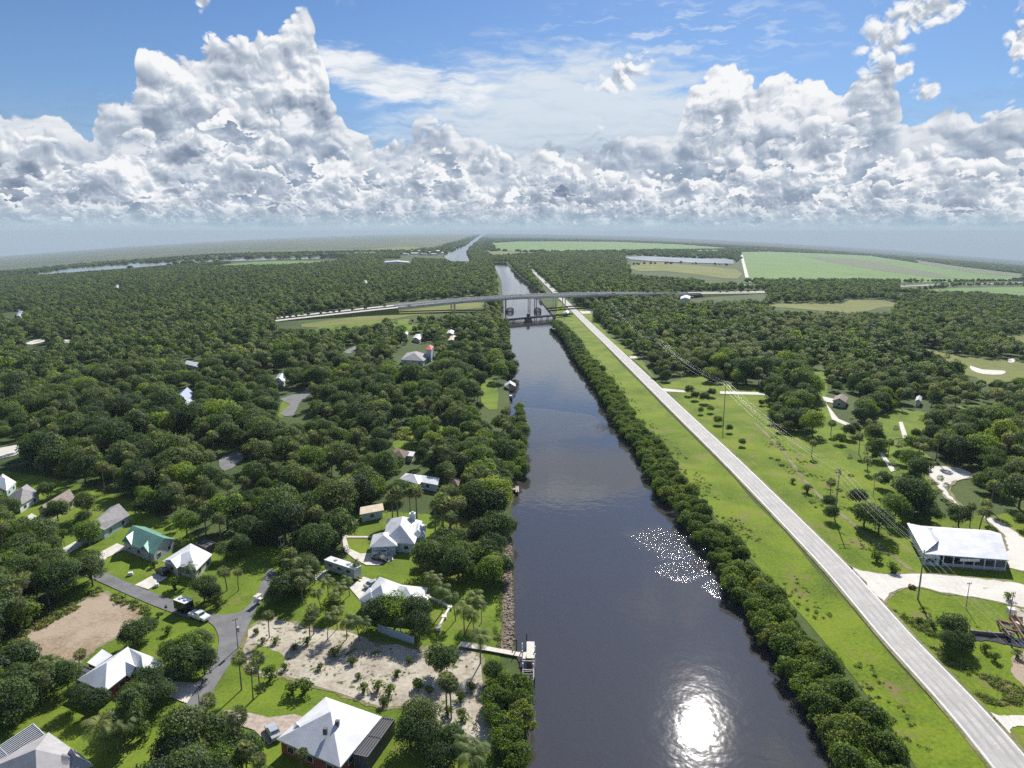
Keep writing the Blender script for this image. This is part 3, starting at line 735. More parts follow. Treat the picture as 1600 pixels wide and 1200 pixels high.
# ------------------------------------------------------------------ where trees stand
TREES = []      # (x, y, kind, variant, scale, turn)
def tree_at(px, py, kind, h=None, var=None, turn=None, frac=.6):
    v = random.randrange(NVAR[kind]) if var is None else var
    H0 = {'oak': (10.5, 9.2, 11.4, 8.6, 12.0), 'shore': (5.6, 4.8, 6.0), 'shrub': (2.2,) * 3, 'fan': (9.8, 8.6, 11, 7.6), 'feather': (8.2, 7, 9.2), 'pine': (16, 16)}[kind][v]
    h = h or H0; s = h / H0
    fz = frac if kind in ('oak', 'shore', 'shrub', 'pine') else .9
    p = P(px, py, h * fz)
    TREES.append((p.x, p.y, kind, v, s, random.uniform(0, 6.28) if turn is None else turn))
ROADLINE = np.array([(p.x, p.y) for p in rc])
SPOTS = {
 'oak': [(310, 1003, 7), (285, 1032, 7.5), (318, 1030, 6), (268, 1018, 6), (296, 1012, 8), (212, 985, 6), (228, 978, 5), (203, 992, 5), (75, 1043, 6), (103, 1052, 6), (235, 1064, 7), (212, 1092, 7), (245, 1080, 6), (190, 1128, 7), (122, 1085, 5), (150, 1092, 5),
         (136, 830, 8), (290, 815, 8), (221, 792, 6), (350, 858, 5), (375, 850, 6.5), (317, 915, 7), (330, 925, 6), (88, 795, 7), (132, 785, 8.5), (43, 783, 6), (130, 808, 5), (73, 764, 6), (440, 915, 6.5), (456, 905, 6.5), (430, 925, 5), (655, 974, 7), (689, 1027, 6.5),
         (655, 1118, 8), (640, 1140, 7), (668, 1150, 7), (705, 1155, 7), (690, 1185, 6), (1296, 782, 5), (1300, 800, 5), (1492, 978, 6.5), (1505, 1000, 5), (1485, 1000, 5), (1380, 747, 6), (1500, 803, 7), (1340, 775, 6), (1352, 800, 8), (1375, 810, 9), (1400, 790, 9), (1425, 775, 8),
         (1440, 790, 8), (1455, 800, 7), (1415, 800, 7), (1077, 608, 6), (1086, 617, 5), (1102, 620, 6), (1112, 612, 5), (1110, 638, 4), (1122, 655, 4.5), (1140, 668, 4), (1600, 812, 5), (1612, 700, 8), (1040, 585, 7), (1028, 580, 7), (775, 880, 6), (765, 905, 5), (1160, 690, 3.5), (1095, 640, 4)],
 'shrub': [(272, 910, 3.5), (340, 938, 3), (262, 890, 3), (217, 861, 2.6), (229, 866, 2.6), (222, 1140, 3), (522, 1018, 2.4), (550, 1030, 1.8), (568, 1074, 2), (590, 1070, 2.3), (608, 1076, 2.3), (650, 1066, 2.2), (600, 1095, 1.8), (422, 1050, 3), (475, 1068, 3.3), (456, 1073, 2.6), (1262, 762, 3.2), (1239, 750, 2),
           (1395, 884, 2.8), (1400, 890, 2.2), (262, 983, 2), (98, 832, 3), (500, 1040, 1.5), (620, 1050, 1.6), (640, 1030, 1.5), (720, 1085, 2), (700, 1110, 2), (722, 1115, 2.2), (460, 1010, 1.6), (480, 1000, 1.8), (445, 1040, 1.6), (560, 1055, 1.4), (670, 1075, 1.8), (735, 1070, 1.8), (1371, 868, 3),
           (1436, 968, 1.5), (1595, 890, 2), (1576, 930, 2.0), (595, 905, 2), (585, 840, 2), (190, 1060, 2.5), (178, 1066, 2.4), (1540, 1010, 2), (1555, 1025, 2), (400, 985, 1.5), (410, 1000, 1.5), (232, 960, 1.6), (247, 960, 1.4), (430, 1000, 1.6), (240, 880, 2), (1590, 1020, 2)],
 'fan': [(373, 1028, 8), (391, 1042, 8), (402, 1030, 8.5), (320, 1094, 7), (303, 1132, 6), (326, 1150, 6), (345, 1122, 7), (365, 1140, 7), (382, 1165, 7), (335, 1185, 6), (312, 1165, 6), (400, 1185, 7), (352, 890, 6.5), (370, 893, 6), (418, 960, 6.5), (488, 952, 7), (697, 1060, 9), (704, 1068, 8.5), (470, 1176, 5.5),
         (679, 785, 10.5), (692, 793, 10), (702, 782, 11), (704, 796, 9), (712, 782, 10), (704, 811, 8), (612, 775, 10), (620, 768, 11), (640, 768, 10), (650, 765, 11), (690, 775, 11), (1222, 700, 6), (1300, 752, 6.5), (1205, 690, 6), (1216, 692, 6), (1469, 746, 6.5), (1478, 760, 5), (1520, 790, 8), (1535, 795, 8), (1545, 785, 7),
         (1430, 765, 8), (1450, 772, 8), (1410, 775, 8), (1392, 780, 8), (1390, 690, 8), (1375, 660, 8), (1310, 735, 6), (470, 905, 7), (482, 962, 6), (1400, 668, 7), (1440, 655, 7), (1330, 650, 7), (1300, 660, 7), (1270, 690, 7), (1345, 665, 6), (120, 1020, 5)],
 'feather': [(690, 917, 7.5), (711, 932, 7), (725, 951, 7.5), (736, 932, 7), (752, 943, 5.5), (750, 990, 8), (285, 878, 5.5), (298, 885, 5.5), (160, 1005, 6), (178, 1008, 5), (160, 1122, 8), (178, 1125, 7), (520, 930, 6), (512, 905, 6.5), (500, 925, 6), (530, 915, 6), (545, 905, 5), (475, 890, 7), (460, 875, 7), (490, 880, 6.5), (540, 965, 6), (560, 968, 6),
             (600, 958, 5.5), (575, 968, 6), (625, 965, 5.5), (640, 905, 6), (655, 900, 6.5), (670, 898, 6), (625, 895, 6), (610, 900, 5), (680, 905, 6), (715, 1165, 7), (750, 1170, 7), (735, 1185, 7), (75, 1035, 6), (190, 1048, 4.5), (1438, 690, 6), (510, 965, 6), (525, 950, 6), (555, 880, 5), (740, 960, 6)],
 'pine': [(1228, 590, 16), (1240, 600, 15), (1218, 603, 14), (1005, 455, 15), (1012, 458, 15), (998, 458, 14), (202, 1105, 11)],
}
for kd, lst in SPOTS.items():
    for q in lst: tree_at(q[0], q[1], kd, q[2])
WOODS = [[(-80, 770), (15, 790), (30, 830), (62, 862), (100, 888), (150, 908), (152, 926), (110, 945), (68, 968), (8, 1014), (-80, 1030)],
         [(-80, 1045), (20, 1038), (60, 1065), (95, 1050), (112, 1062), (118, 1080), (100, 1120), (60, 1128), (-80, 1165)],
         [(160, 755), (230, 785), (300, 795), (330, 830), (300, 800), (215, 780)],
         [(632, 885), (672, 872), (690, 848), (782, 850), (784, 905), (760, 930), (700, 905), (645, 895)],
         [(560, 958), (600, 955), (680, 985), (640, 1000), (580, 990)],
         [(438, 880), (468, 872), (498, 900), (478, 930), (446, 935), (428, 925)], [(500, 960), (540, 955), (560, 985), (520, 988)], [(255, 1195), (300, 1160), (330, 1150), (395, 1180), (420, 1290), (240, 1290)], [(690, 700), (760, 705), (790, 720), (790, 800), (700, 800)]]
SHORE = [[(756, 1062), (785, 1060), (806, 1064), (812, 1072), (822, 1110), (828, 1160), (822, 1290), (760, 1290), (770, 1170), (755, 1090), (745, 1050)]]
KEEP = [  # roofs and openings the wood leaves in view (photo pixels)
 [(620, 738), (690, 740), (690, 759), (640, 763)], [(786, 588), (808, 588), (808, 630), (786, 630)], [(793, 738), (816, 738), (816, 770), (793, 770)], [(610, 701), (650, 702), (648, 714), (614, 714)], [(703, 707), (725, 707), (725, 720), (703, 720)], [(704, 746), (718, 746), (718, 753), (704, 753)],
 [(560, 785), (606, 785), (606, 818), (556, 820)], [(615, 542), (680, 530), (685, 556), (668, 566), (615, 566)], [(425, 578), (452, 578), (452, 598), (425, 598)], [(285, 560), (315, 560), (315, 574), (285, 574)],
 [(276, 606), (306, 606), (308, 634), (282, 634)], [(598, 404), (645, 404), (645, 412), (598, 412)], [(625, 384), (710, 384), (715, 405), (625, 402)], [(642, 520), (664, 520), (664, 532), (642, 532)], [(696, 514), (716, 514), (716, 534), (696, 534)], [(628, 517), (640, 517), (640, 525), (628, 525)],
 [(430, 612), (490, 604), (490, 655), (425, 662)], [(338, 700), (378, 700), (376, 742), (336, 742)], [(-20, 685), (48, 688), (48, 722), (-20, 726)], [(36, 526), (74, 526), (74, 542), (36, 542)], [(96, 528), (114, 528), (114, 538), (96, 538)],
 [(-20, 735), (34, 735), (120, 755), (70, 806), (-20, 800)], [(1290, 612), (1345, 612), (1345, 635), (1290, 635)], [(1424, 618), (1446, 618), (1446, 632), (1424, 632)], [(1060, 458), (1200, 452), (1200, 466), (1060, 470)],
 [(1372, 698), (1404, 698), (1404, 742), (1372, 742)], [(1400, 655), (1424, 655), (1424, 694), (1400, 694)], [(1450, 722), (1526, 724), (1530, 760), (1504, 795), (1450, 765)], [(1508, 566), (1590, 556), (1590, 590), (1508, 592)], [(750, 592), (780, 592), (780, 645), (750, 645)],
 [(610, 686), (658, 686), (658, 706), (610, 706)], [(1150, 395), (1176, 395), (1180, 444), (1160, 444)], [(1405, 440), (1600, 436), (1600, 450), (1405, 450)], [(978, 398), (1150, 400), (1150, 416), (978, 414)],
 [(536, 538), (562, 538), (562, 556), (534, 556)], [(26, 485), (36, 485), (36, 491), (26, 491)], [(178, 443), (188, 443), (188, 451), (178, 451)], [(0, 486), (40, 486), (40, 496), (0, 496)], [(430, 495), (500, 485), (600, 476), (600, 500), (500, 512), (430, 512)], [(600, 470), (760, 462), (760, 484), (600, 496)], [(1200, 474), (1400, 472), (1395, 486), (1220, 485)],
 [(980, 404), (1160, 410), (1160, 440), (985, 428)], [(567, 437), (575, 437), (575, 442), (567, 442)], [(620, 384), (640, 384), (640, 396), (620, 396)]]
KEEP += [RIVER, FARC, [(976, 399), (1146, 402), (1146, 415), (1025, 412), (980, 409)], [(770, 409), (795, 409), (812, 432), (838, 452), (866, 497), (786, 500)], [(826, 415), (850, 440), (895, 478), (880, 484), (840, 440)]]
keep_f = [inside(k) for k in KEEP]
canal_f = inside(stretch(canal_poly, .5)); river_f = [inside(river), inside(far_canal), inside(RP)]
OPEN = []
def collect_open():
    for o in scene.objects:
        if o.type == 'MESH' and o.get('kind') == 'structure' and o.name.split('.')[0] in OPEN_NAMES:
            bmx = bmesh.new(); bmx.from_mesh(o.data)
            be = [e for e in bmx.edges if e.is_boundary]
            OPEN.append(np.array([[[v.co.x, v.co.y] for v in e.verts] for e in be])); bmx.free()
OPEN_NAMES = {'lawn', 'verge_grass_land', 'meadow_land', 'pasture_field', 'crop_field', 'ploughed_field', 'embankment_grass_land', 'dirt_lot_ground', 'sandy_lot_ground', 'street', 'driveway_path', 'sandy_path', 'gravel_yard_ground', 'road', 'marsh_land', 'river_water', 'far_canal_water', 'pond_water', 'canal_water', 'rubble_bank_ground'}
collect_open()
def in_edges(E, Q):
    r = np.zeros(len(Q), bool); x, y = Q[:, 0], Q[:, 1]
    lo, hi = E.reshape(-1, 2).min(0), E.reshape(-1, 2).max(0)
    sel = np.nonzero((x > lo[0]) & (x < hi[0]) & (y > lo[1]) & (y < hi[1]))[0]
    if not len(sel): return r
    x, y = x[sel], y[sel]; c_ = np.zeros(len(sel), bool)
    for (ax, ay), (bx, by) in E:
        if ay == by: continue
        c_ ^= ((ay > y) != (by > y)) & (x < (bx - ax) * (y - ay) / (by - ay) + ax)
    r[sel] = c_
    return r
def is_open(Q):
    r = np.zeros(len(Q), bool)
    for E in OPEN: r |= in_edges(E, Q)
    return r
def jitter_grid(lo, hi, cell, j=.42):
    xs = np.arange(lo[0], hi[0], cell); ys = np.arange(lo[1], hi[1], cell)
    G = np.stack(np.meshgrid(xs, ys), -1).reshape(-1, 2).astype(float); G[:, 0] += (np.round(G[:, 1] / cell) % 2) * cell / 2
    return G + RNG.uniform(-j * cell, j * cell, G.shape)
def in_view(Q, m=1.12):
    """seen by the camera or near enough to be seen a step aside"""
    z = np.array([gz(*q) for q in Q]) - CAM_H if len(Q) else np.zeros(0)
    f = Q[:, 1] * _cp - z * _sp; u = Q[:, 1] * _sp + z * _cp
    ok = f > 20
    sx = np.where(ok, FPX * Q[:, 0] / np.maximum(f, 1), 9e9); sy = np.where(ok, FPX * u / np.maximum(f, 1), -9e9)
    return ok & (np.abs(sx) < 800 * m) & (sy > -600 * m - 60) & (sy < 600)
def kept(q, h):
    z = gz(q[0], q[1])
    for t in (0.15, .5, .85, 1.0):
        px, py = to_px((q[0], q[1], z + h * t))
        if any(f(px, py) for f in keep_f): return True
    return False
def road_dist(Q):
    A = ROADLINE[:-1]; D = ROADLINE[1:] - A; L2 = (D ** 2).sum(1)
    out = []
    for q in Q:
        t = np.clip(((q - A) * D).sum(1) / L2, 0, 1); out.append(math.sqrt(np.min(((A + D * t[:, None] - q) ** 2).sum(1))))
    return np.array(out)
# scattered trees over the grass behind the verge
for wpoly, n_ in (([(1300, 690), (1345, 672), (1400, 688), (1455, 715), (1460, 790), (1385, 785), (1330, 742)], 42), ([(1180, 625), (1255, 640), (1290, 690), (1215, 672)], 16), ([(255, 700), (300, 690), (300, 720), (265, 740)], 6)):
    pw = pts_px(wpoly); A = np.array([(p.x, p.y) for p in pw]); G = RNG.uniform(A.min(0), A.max(0), (n_ * 3, 2)); G = G[inside_many(pw, G)][:n_]
    for q in G:
        k = random.choices(['oak', 'fan', 'shore'], [3, 4, 2])[0]; TREES.append((q[0], q[1], k, random.randrange(NVAR[k]), random.uniform(.5, .85), random.uniform(0, 6.28)))
# woods inside the village
for wi, wpoly in enumerate(WOODS + SHORE):
    pw = pts_px(wpoly); A = np.array([(p.x, p.y) for p in pw]); sh = wi >= len(WOODS)
    G = jitter_grid(A.min(0), A.max(0), 3.3 if sh else 5.0); G = G[inside_many(pw, G)]; G = G[in_view(G)]
    for q in G:
        k = 'shore' if sh else random.choices(['oak', 'fan', 'shore'], [6, 2.2, 1])[0]
        if canal_f(q[0], q[1]): continue
        TREES.append((q[0], q[1], k, random.randrange(NVAR[k]), random.uniform(.6, .95) if k != 'fan' else random.uniform(.75, 1.05), random.uniform(0, 6.28)))
# hedge of bank trees along the right shore and a thinner one on the left
def along(line, step, offs, kinds, sc, skip=lambda p: False):
    for a, b in zip(line, line[1:]):
        L = (b - a).length; n = max(1, int(L / step))
        for j in range(n):
            for o_ in offs:
                if random.random() < .06: continue
                t = (b - a).normalized(); nr = Vector((t.y, -t.x))
                p = a.lerp(b, (j + random.random()) / n) + nr * (o_ + random.uniform(-1, 1))
                if skip(p): continue
                k = random.choice(kinds); TREES.append((p.x, p.y, k, random.randrange(NVAR[k]), random.uniform(*sc), random.uniform(0, 6.28)))
Rn = [p for p in Rw if p.y < 700]; Rfar = [p for p in Rw if 640 < p.y]
along(Rn, 2.9, (0.4, 3.0, 5.8, 8.2), ['shore'], (.58, 1.02), lambda p: not in_view(np.array([[p.x, p.y]]), 1.1)[0])
Ln = [p for p in Lw if p.y > 245]
along(Ln, 3.2, (-2.2, -5.0), ['shore', 'shore', 'shore', 'oak'], (.6, .9), lambda p: kept((p.x, p.y), 6) or (p - Vector((-1, 300))).length < 7)
# the forest
near = jitter_grid((-950, 120), (1100, 1000), 6.7)
near = near[(np.hypot(near[:, 0], near[:, 1]) < 1000)]; near = near[in_view(near)]
near = near[~is_open(near)]
_rd = road_dist(near); _xr = np.interp(near[:, 1], ROADLINE[::-1, 1], ROADLINE[::-1, 0])
near = near[(_rd > 13) & ~((_rd < 48) & (near[:, 0] < _xr) & (near[:, 0] > _xr - 48))]
gap = RNG.random(len(near)) < .05; near = near[~gap]
for q in near:
    x, y = q
    if canal_f(x, y): continue
    pf = .5 + .5 * math.sin(x * .021 + 1.3) * math.cos(y * .017 + .4)
    k = 'fan' if random.random() < .10 + .34 * pf else ('oak' if random.random() < .9 else 'shore')
    s = (.5 + .75 * random.random() ** 1.3) * (1 + .2 * math.sin(x * .031) * math.sin(y * .027)) if k != 'fan' else random.uniform(.9, 1.25)
    if k == 'shore': s = random.uniform(.9, 1.4)
    if kept(q, 10 * s): continue
    TREES.append((x, y, k, random.randrange(NVAR[k]), s, random.uniform(0, 6.28)))
TREES = [t for t in TREES if in_view(np.array([[t[0], t[1]]]), 1.12)[0]]
print('trees', len(TREES))
# ------------------------------------------------------------------ placing: the largest as objects of their own, the rest as one wood
LAND = []
def app_size(t):
    H = {'oak': 10, 'shore': 5.5, 'shrub': 2.2, 'fan': 5, 'feather': 7, 'pine': 16}[t[2]]
    return H * t[4] / math.sqrt(t[0] ** 2 + t[1] ** 2 + CAM_H ** 2)
def inframe(t): return in_view(np.array([[t[0], t[1]]]), 1.0)[0]
def off_buildings():
    fs_ = []
    for C, m_ in FOOT:
        c = Vector((sum(p[0] for p in C) / 4, sum(p[1] for p in C) / 4)); fs_.append(inside([(Vector(p) - c) * (1 + m_ / max(1.0, (Vector(p) - c).length)) + c for p in C]))
    view_ = [inside(q) for q in ([(788, 590), (810, 590), (810, 632), (789, 632)], [(800, 752), (816, 752), (816, 768), (800, 768)])]
    def hides(t): return t[1] > 200 and abs(t[0] + 2) < 25 and t[4] != .62 and any(f(*to_px((t[0] + dx, t[1], h))) for f in view_ for dx in (0, 2.5) for h in (1, 4, 8))
    TREES[:] = [t for t in TREES if not any(f(t[0], t[1]) for f in fs_) and not hides(t)]
def place_trees():
    rest = []
    by = {}
    for t in TREES: by.setdefault(t[2], []).append(t)
    rows = []
    for k, l in by.items():
        l.sort(key=lambda t: -(app_size(t) + (1 if inframe(t) else 0)))
        rows += l[:295]; rest += l[295:]
    seen = {}
    tint = {'oak': ('dense', 'broad', 'round-headed', 'small', 'spreading'), 'shore': ('leafy', 'low', 'full'), 'shrub': ('low', 'rounded', 'loose'), 'fan': ('tall straight', 'medium', 'very tall', 'short'), 'feather': ('slender', 'short', 'leaning'), 'pine': ('narrow', 'feathery')}
    one = ['', 'first', 'second', 'third', 'fourth', 'fifth', 'sixth', 'seventh', 'eighth', 'ninth', 'tenth', 'eleventh', 'twelfth', 'thirteenth', 'fourteenth', 'fifteenth', 'sixteenth', 'seventeenth', 'eighteenth', 'nineteenth']
    tens = {2: 'twent', 3: 'thirt', 4: 'fort', 5: 'fift'}
    def ordn(r):
        r += 1
        if r == 1: return 'closest'
        if r < 20: return one[r] + ' closest'
        return (tens[r // 10] + ('ieth' if r % 10 == 0 else 'y-' + one[r % 10])) + ' closest'
    for x_, y_, l_ in ((1340, 900, 'gravel fork on the canal road'), (110, 990, 'bare dirt lot'), (570, 1035, 'middle of the sandy lot'), (360, 975, 'street junction'), (425, 893, 'dead end of the street'), (465, 630, 'lane bend in the wood'), (1160, 614, 'long side path'), (1480, 745, 'white clearing behind the barn'),
                       (1560, 1122, 'side drive at the lower road end'), (801, 1000, 'lower end of the rock bank'), (797, 842, 'upper end of the rock bank'), (1034, 582, 'pole at the first side path'), (1130, 662, 'pole by the long side path'), (1304, 812, 'pole midway down the verge'), (1110, 800, 'hedge bend above the water glitter'),
                       (1350, 1120, 'widest stretch of the shore hedge'), (1000, 660, 'narrow middle of the shore hedge'), (395, 1020, 'grassy corner of the sandy lot'), (735, 950, 'lawn by the rock bank'), (270, 1170, 'lower end of the street'), (1390, 700, 'white track in the wood'), (560, 505, 'green field below the highway'), (362, 715, 'grey lane patch in the wood'), (20, 705, 'pale sandy yard'), (1450, 1000, 'lone dark tree on the lower verge')):
        q = P(x_, y_); LAND.append((q.x, q.y, l_))
    groups = {}
    for t in rows:
        d = [(math.hypot(t[0] - a, t[1] - b), i) for i, (a, b, _) in enumerate(LAND)]
        dist, i = min(d); groups.setdefault((t[2], i), []).append((dist, t))
    for (k, i), l in groups.items():
        l.sort(key=lambda q: q[0]); lm = LAND[i][2]; nm, cat, word = KIND[k]
        for r, (dist, t) in enumerate(l):
            if r < 55: lab = f'{word}, {ordn(r)} to the {lm}'
            else: lab = f'{word} in the thick growth beyond the {lm}'
            root = bpy.data.objects.new(nm, None); COL.objects.link(root)
            root.empty_display_size = .5
            root.location = (t[0], t[1], gz(t[0], t[1]) - .1 if not canal_f(t[0], t[1]) else WATER_Z); root.rotation_euler = (0, 0, t[5]); root.scale = (t[4],) * 3
            root['label'] = lab; root['category'] = cat; root['group'] = f'{word}s by the {lm}'
            for pn, me, off in PROTO[k, t[3]]:
                c = bpy.data.objects.new(pn, me); COL.objects.link(c); c.parent = root; c.location = off
    return rest

def far_proto(kind, i):
    """a whole tree as one light mesh for the distant wood"""
    if kind == 'fan':
        me = fan_palm_crown('far_palm', i, 2.1, 22, True)
        me.transform(Matrix.Translation((0, 0, (8.5, 7.2)[i % 2])))
    elif kind == 'clump':
        me = crown_mesh('far_clump', 9.5, 15, 46, 46, 2.0, M['oak'], 200 + i, flat=.6, low=.0, lobe_r=.26)
    else:
        me = crown_mesh('far_tree', (9.5, 8.4, 10.5)[i % 3], (5.0, 4.6, 5.2)[i % 3], 15, 58, 1.05, M['oak'], 100 + i, low=.1)
    return bpy.data.objects.new('wood_proto', me)
def scatter(name, pts, protos, **props):
    """pts: rows x, y, z, turn, scale, index"""
    A = np.array(pts, float)
    me = bpy.data.meshes.new(name); me.vertices.add(len(A)); me.vertices.foreach_set('co', A[:, :3].astype(np.float32).ravel())
    for nm, colm, typ in (('turn', 3, 'FLOAT'), ('size', 4, 'FLOAT'), ('pick', 5, 'INT')):
        at = me.attributes.new(nm, typ, 'POINT'); at.data.foreach_set('value', A[:, colm].astype(np.int32 if typ == 'INT' else np.float32))
    o = link(name, me, None, None, **props)
    g = bpy.data.node_groups.new(name, 'GeometryNodeTree')
    g.interface.new_socket('Geometry', in_out='INPUT', socket_type='NodeSocketGeometry'); g.interface.new_socket('Geometry', in_out='OUTPUT', socket_type='NodeSocketGeometry')
    L = g.links.new; gi = g.nodes.new('NodeGroupInput'); go = g.nodes.new('NodeGroupOutput')
    m2p = g.nodes.new('GeometryNodeMeshToPoints'); L(gi.outputs[0], m2p.inputs[0])
    iop = g.nodes.new('GeometryNodeInstanceOnPoints'); L(m2p.outputs[0], iop.inputs['Points'])
    jn = g.nodes.new('GeometryNodeGeometryToInstance')
    for pr in reversed(protos):
        oi = g.nodes.new('GeometryNodeObjectInfo'); oi.inputs['Object'].default_value = pr; L(oi.outputs['Geometry'], jn.inputs[0])
    L(jn.outputs[0], iop.inputs['Instance']); iop.inputs['Pick Instance'].default_value = True
    def na(nm, typ):
        n = g.nodes.new('GeometryNodeInputNamedAttribute'); n.data_type = typ; n.inputs[0].default_value = nm; return n.outputs[0]
    L(na('pick', 'INT'), iop.inputs['Instance Index']); L(na('size', 'FLOAT'), iop.inputs['Scale'])
    cx = g.nodes.new('ShaderNodeCombineXYZ'); L(na('turn', 'FLOAT'), cx.inputs[2]); L(cx.outputs[0], iop.inputs['Rotation'])
    L(iop.outputs[0], go.inputs[0])
    md = o.modifiers.new('scatter', 'NODES'); md.node_group = g
    return o
def build_far(rest):
    protos = [far_proto('oak', i) for i in range(3)] + [far_proto('fan', i) for i in range(2)] + [far_proto('clump', i) for i in range(2)]
    nearp = [bpy.data.objects.new('wood_proto', PROTO['oak', i][1][1]) for i in range(5)] + [bpy.data.objects.new('wood_proto', PROTO['shore', i][1][1]) for i in range(3)]
    rows, rown = [], []
    for t in rest:
        x, y, k, v, s, a = t; z = MEDIAN.get((round(x, 2), round(y, 2)), gz(x, y)); r = math.hypot(x, y)
        if k == 'fan': rows.append((x, y, z, a, s, 3 + v % 2))
        elif k in ('oak', 'shore', 'shrub', 'feather', 'pine') and r < 520:
            rown.append((x, y, z, a, s, v if k == 'oak' else 5 + v % 3))
        else: rows.append((x, y, z, a, s * (1 if k in ('oak', 'pine') else .6), v % 3))
    F = jitter_grid((-2400, 600), (2600, 3200), 9.5); r = np.hypot(F[:, 0], F[:, 1]); F = F[(r >= 1000) & (r < 3000)]
    F = F[in_view(F, 1.05)]; F = F[~is_open(F)]; F = F[RNG.random(len(F)) > .05]
    for x, y in F:
        if kept((x, y), 9): continue
        rows.append((x, y, gz(x, y), random.uniform(0, 6.28), random.uniform(.75, 1.2), random.randrange(3) if random.random() < .8 else 3))
    far = []
    Gp = jitter_grid((-7500, 2600), (8500, 9500), 42); r = np.hypot(Gp[:, 0], Gp[:, 1]); Gp = Gp[(r >= 2950) & (r < 9500)]; Gp = Gp[in_view(Gp, 1.03)]
    nz = np.sin(Gp[:, 0] * .0021 + 2) * np.cos(Gp[:, 1] * .0016) + .5 * np.sin(Gp[:, 0] * .0061 + Gp[:, 1] * .0043)
    op = is_open(Gp); dens = np.where(op, .0, .8)
    marsh = np.zeros(len(Gp), bool)
    for o in scene.objects:
        if o.name.startswith(('marsh_land', 'far_wood_land')):
            pass
    Gp = Gp[(RNG.random(len(Gp)) < dens)]
    for x, y in Gp: rows.append((x, y, gz(x, y), random.uniform(0, 6.28), random.uniform(.7, 1.2), 5 + random.randrange(2)))
    # belts of trees standing in the marsh and along field edges (photo pixels: line, width in metres)
    for line, wd, dn in (([(0, 426), (150, 415), (260, 404), (330, 399), (430, 397), (520, 395), (610, 393), (630, 396)], 160, .8), ([(0, 436), (60, 433), (200, 424)], 60, .7), ([(655, 392), (700, 388), (728, 377), (748, 367)], 110, .9), ([(737, 402), (745, 385), (757, 371)], 70, .9),
                         ([(765, 404), (830, 398), (900, 395), (1000, 393), (1140, 390)], 60, .8), ([(300, 402), (420, 398), (560, 397)], 40, .6), ([(1160, 442.5), (1300, 443), (1490, 441.5), (1600, 439.5)], 22, .8), ([(1400, 460), (1500, 447), (1600, 446)], 16, .8), ([(330, 421), (520, 413)], 14, .7), ([(400, 407), (500, 407)], 10, .6), ([(985, 415), (1060, 413), (1150, 416)], 12, .7), ([(800, 395.3), (985, 393)], 25, .5)):
        pl = pts_px(line)
        for a, b in zip(pl, pl[1:]):
            L_ = (b - a).length; n = int(L_ * wd / (14 * 14) * dn)
            for _ in range(min(n, 4000)):
                p = a.lerp(b, random.random()); p = p + Vector((random.gauss(0, wd / 3), random.gauss(0, wd / 3)))
                if any(f(p.x, p.y) for f in river_f): continue
                if not in_view(np.array([[p.x, p.y]]), 1.03)[0]: continue
                rows.append((p.x, p.y, gz(p.x, p.y), random.uniform(0, 6.28), random.uniform(.6, 1.1), random.randrange(3)))
    print('forest', len(rows), len(rown))
    scatter('distant_forest', rows, protos, kind='stuff')
    scatter('dense_woods', rown, nearp, kind='stuff')
# ------------------------------------------------------------------ builders for the made things
M['white_metal'] = plain('white_metal_roof', (.66, .67, .685), .38, vary=.11, scale=.35, spec=.4)
M['grey_metal'] = plain('grey_metal_roof', (.46, .48, .50), .38, vary=.08, scale=.3)
M['green_metal'] = plain('green_metal_roof', (.16, .33, .25), .35, vary=.12, scale=.3)
M['shingle_grey'] = plain('grey_shingles', (.27, .26, .26), .9, vary=.14, scale=.8)
M['shingle_pale'] = plain('pale_grey_shingles', (.36, .35, .355), .9, vary=.1, scale=.6)
M['shingle_brown'] = plain('brown_shingles', (.27, .22, .19), .9, vary=.16, scale=.8)
M['thatch'] = plain('brown_thatch', (.20, .15, .12), .95, vary=.25, scale=1.5)
M['tan_roof'] = plain('tan_roofing', (.62, .52, .38), .8, vary=.1, scale=.5)
M['blue_roof'] = plain('blue_roofing', (.13, .19, .34), .5, vary=.1, scale=.5)
M['red_roof'] = plain('red_roofing', (.62, .10, .09), .6, vary=.1, scale=.5)
M['wall_cream'] = plain('cream_stucco', (.62, .56, .46), .85, vary=.08, scale=.6)
M['wall_white'] = plain('white_stucco', (.70, .71, .71), .85, vary=.07, scale=.6)
M['wall_blue'] = plain('pale_blue_stucco', (.44, .54, .60), .85, vary=.07, scale=.6)
M['wall_grey'] = plain('grey_stucco', (.48, .47, .50), .85, vary=.08, scale=.6)
M['wall_red'] = plain('red_siding', (.33, .09, .07), .8, vary=.12, scale=.6)
M['trim'] = plain('white_trim', (.75, .75, .74), .5, vary=.04, scale=2)
M['glass'] = plain('dark_window_glass', (.03, .04, .05), .08, vary=.1, scale=3, spec=.8)
M['screen'] = plain('dark_insect_screen', (.075, .078, .085), .7, vary=.12, scale=.5)
M['frame'] = plain('bronze_frame', (.11, .11, .12), .5, vary=.1, scale=2)
M['frame_white'] = plain('white_frame', (.62, .64, .66), .5, vary=.05, scale=2)
M['wood'] = plain('grey_wood', (.40, .34, .28), .9, vary=.2, scale=2)
M['deckwood'] = plain('bleached_deck_boards', (.66, .60, .52), .9, vary=.14, scale=2)
M['darkwood'] = plain('creosoted_timber', (.07, .06, .055), .9, vary=.3, scale=1)
M['conc'] = plain('bridge_concrete', (.76, .72, .65), .85, vary=.12, scale=.15)
M['conc_dark'] = plain('weathered_concrete', (.24, .21, .18), .9, vary=.25, scale=.5)
M['deckroad'] = asphalt('highway_asphalt', (.50, .48, .45), (.62, .60, .56))
M['steel'] = plain('dark_steel', (.10, .105, .11), .5, .6, vary=.2, scale=.5)
M['rust'] = plain('rusty_steel', (.23, .12, .075), .9, vary=.35, scale=.7)
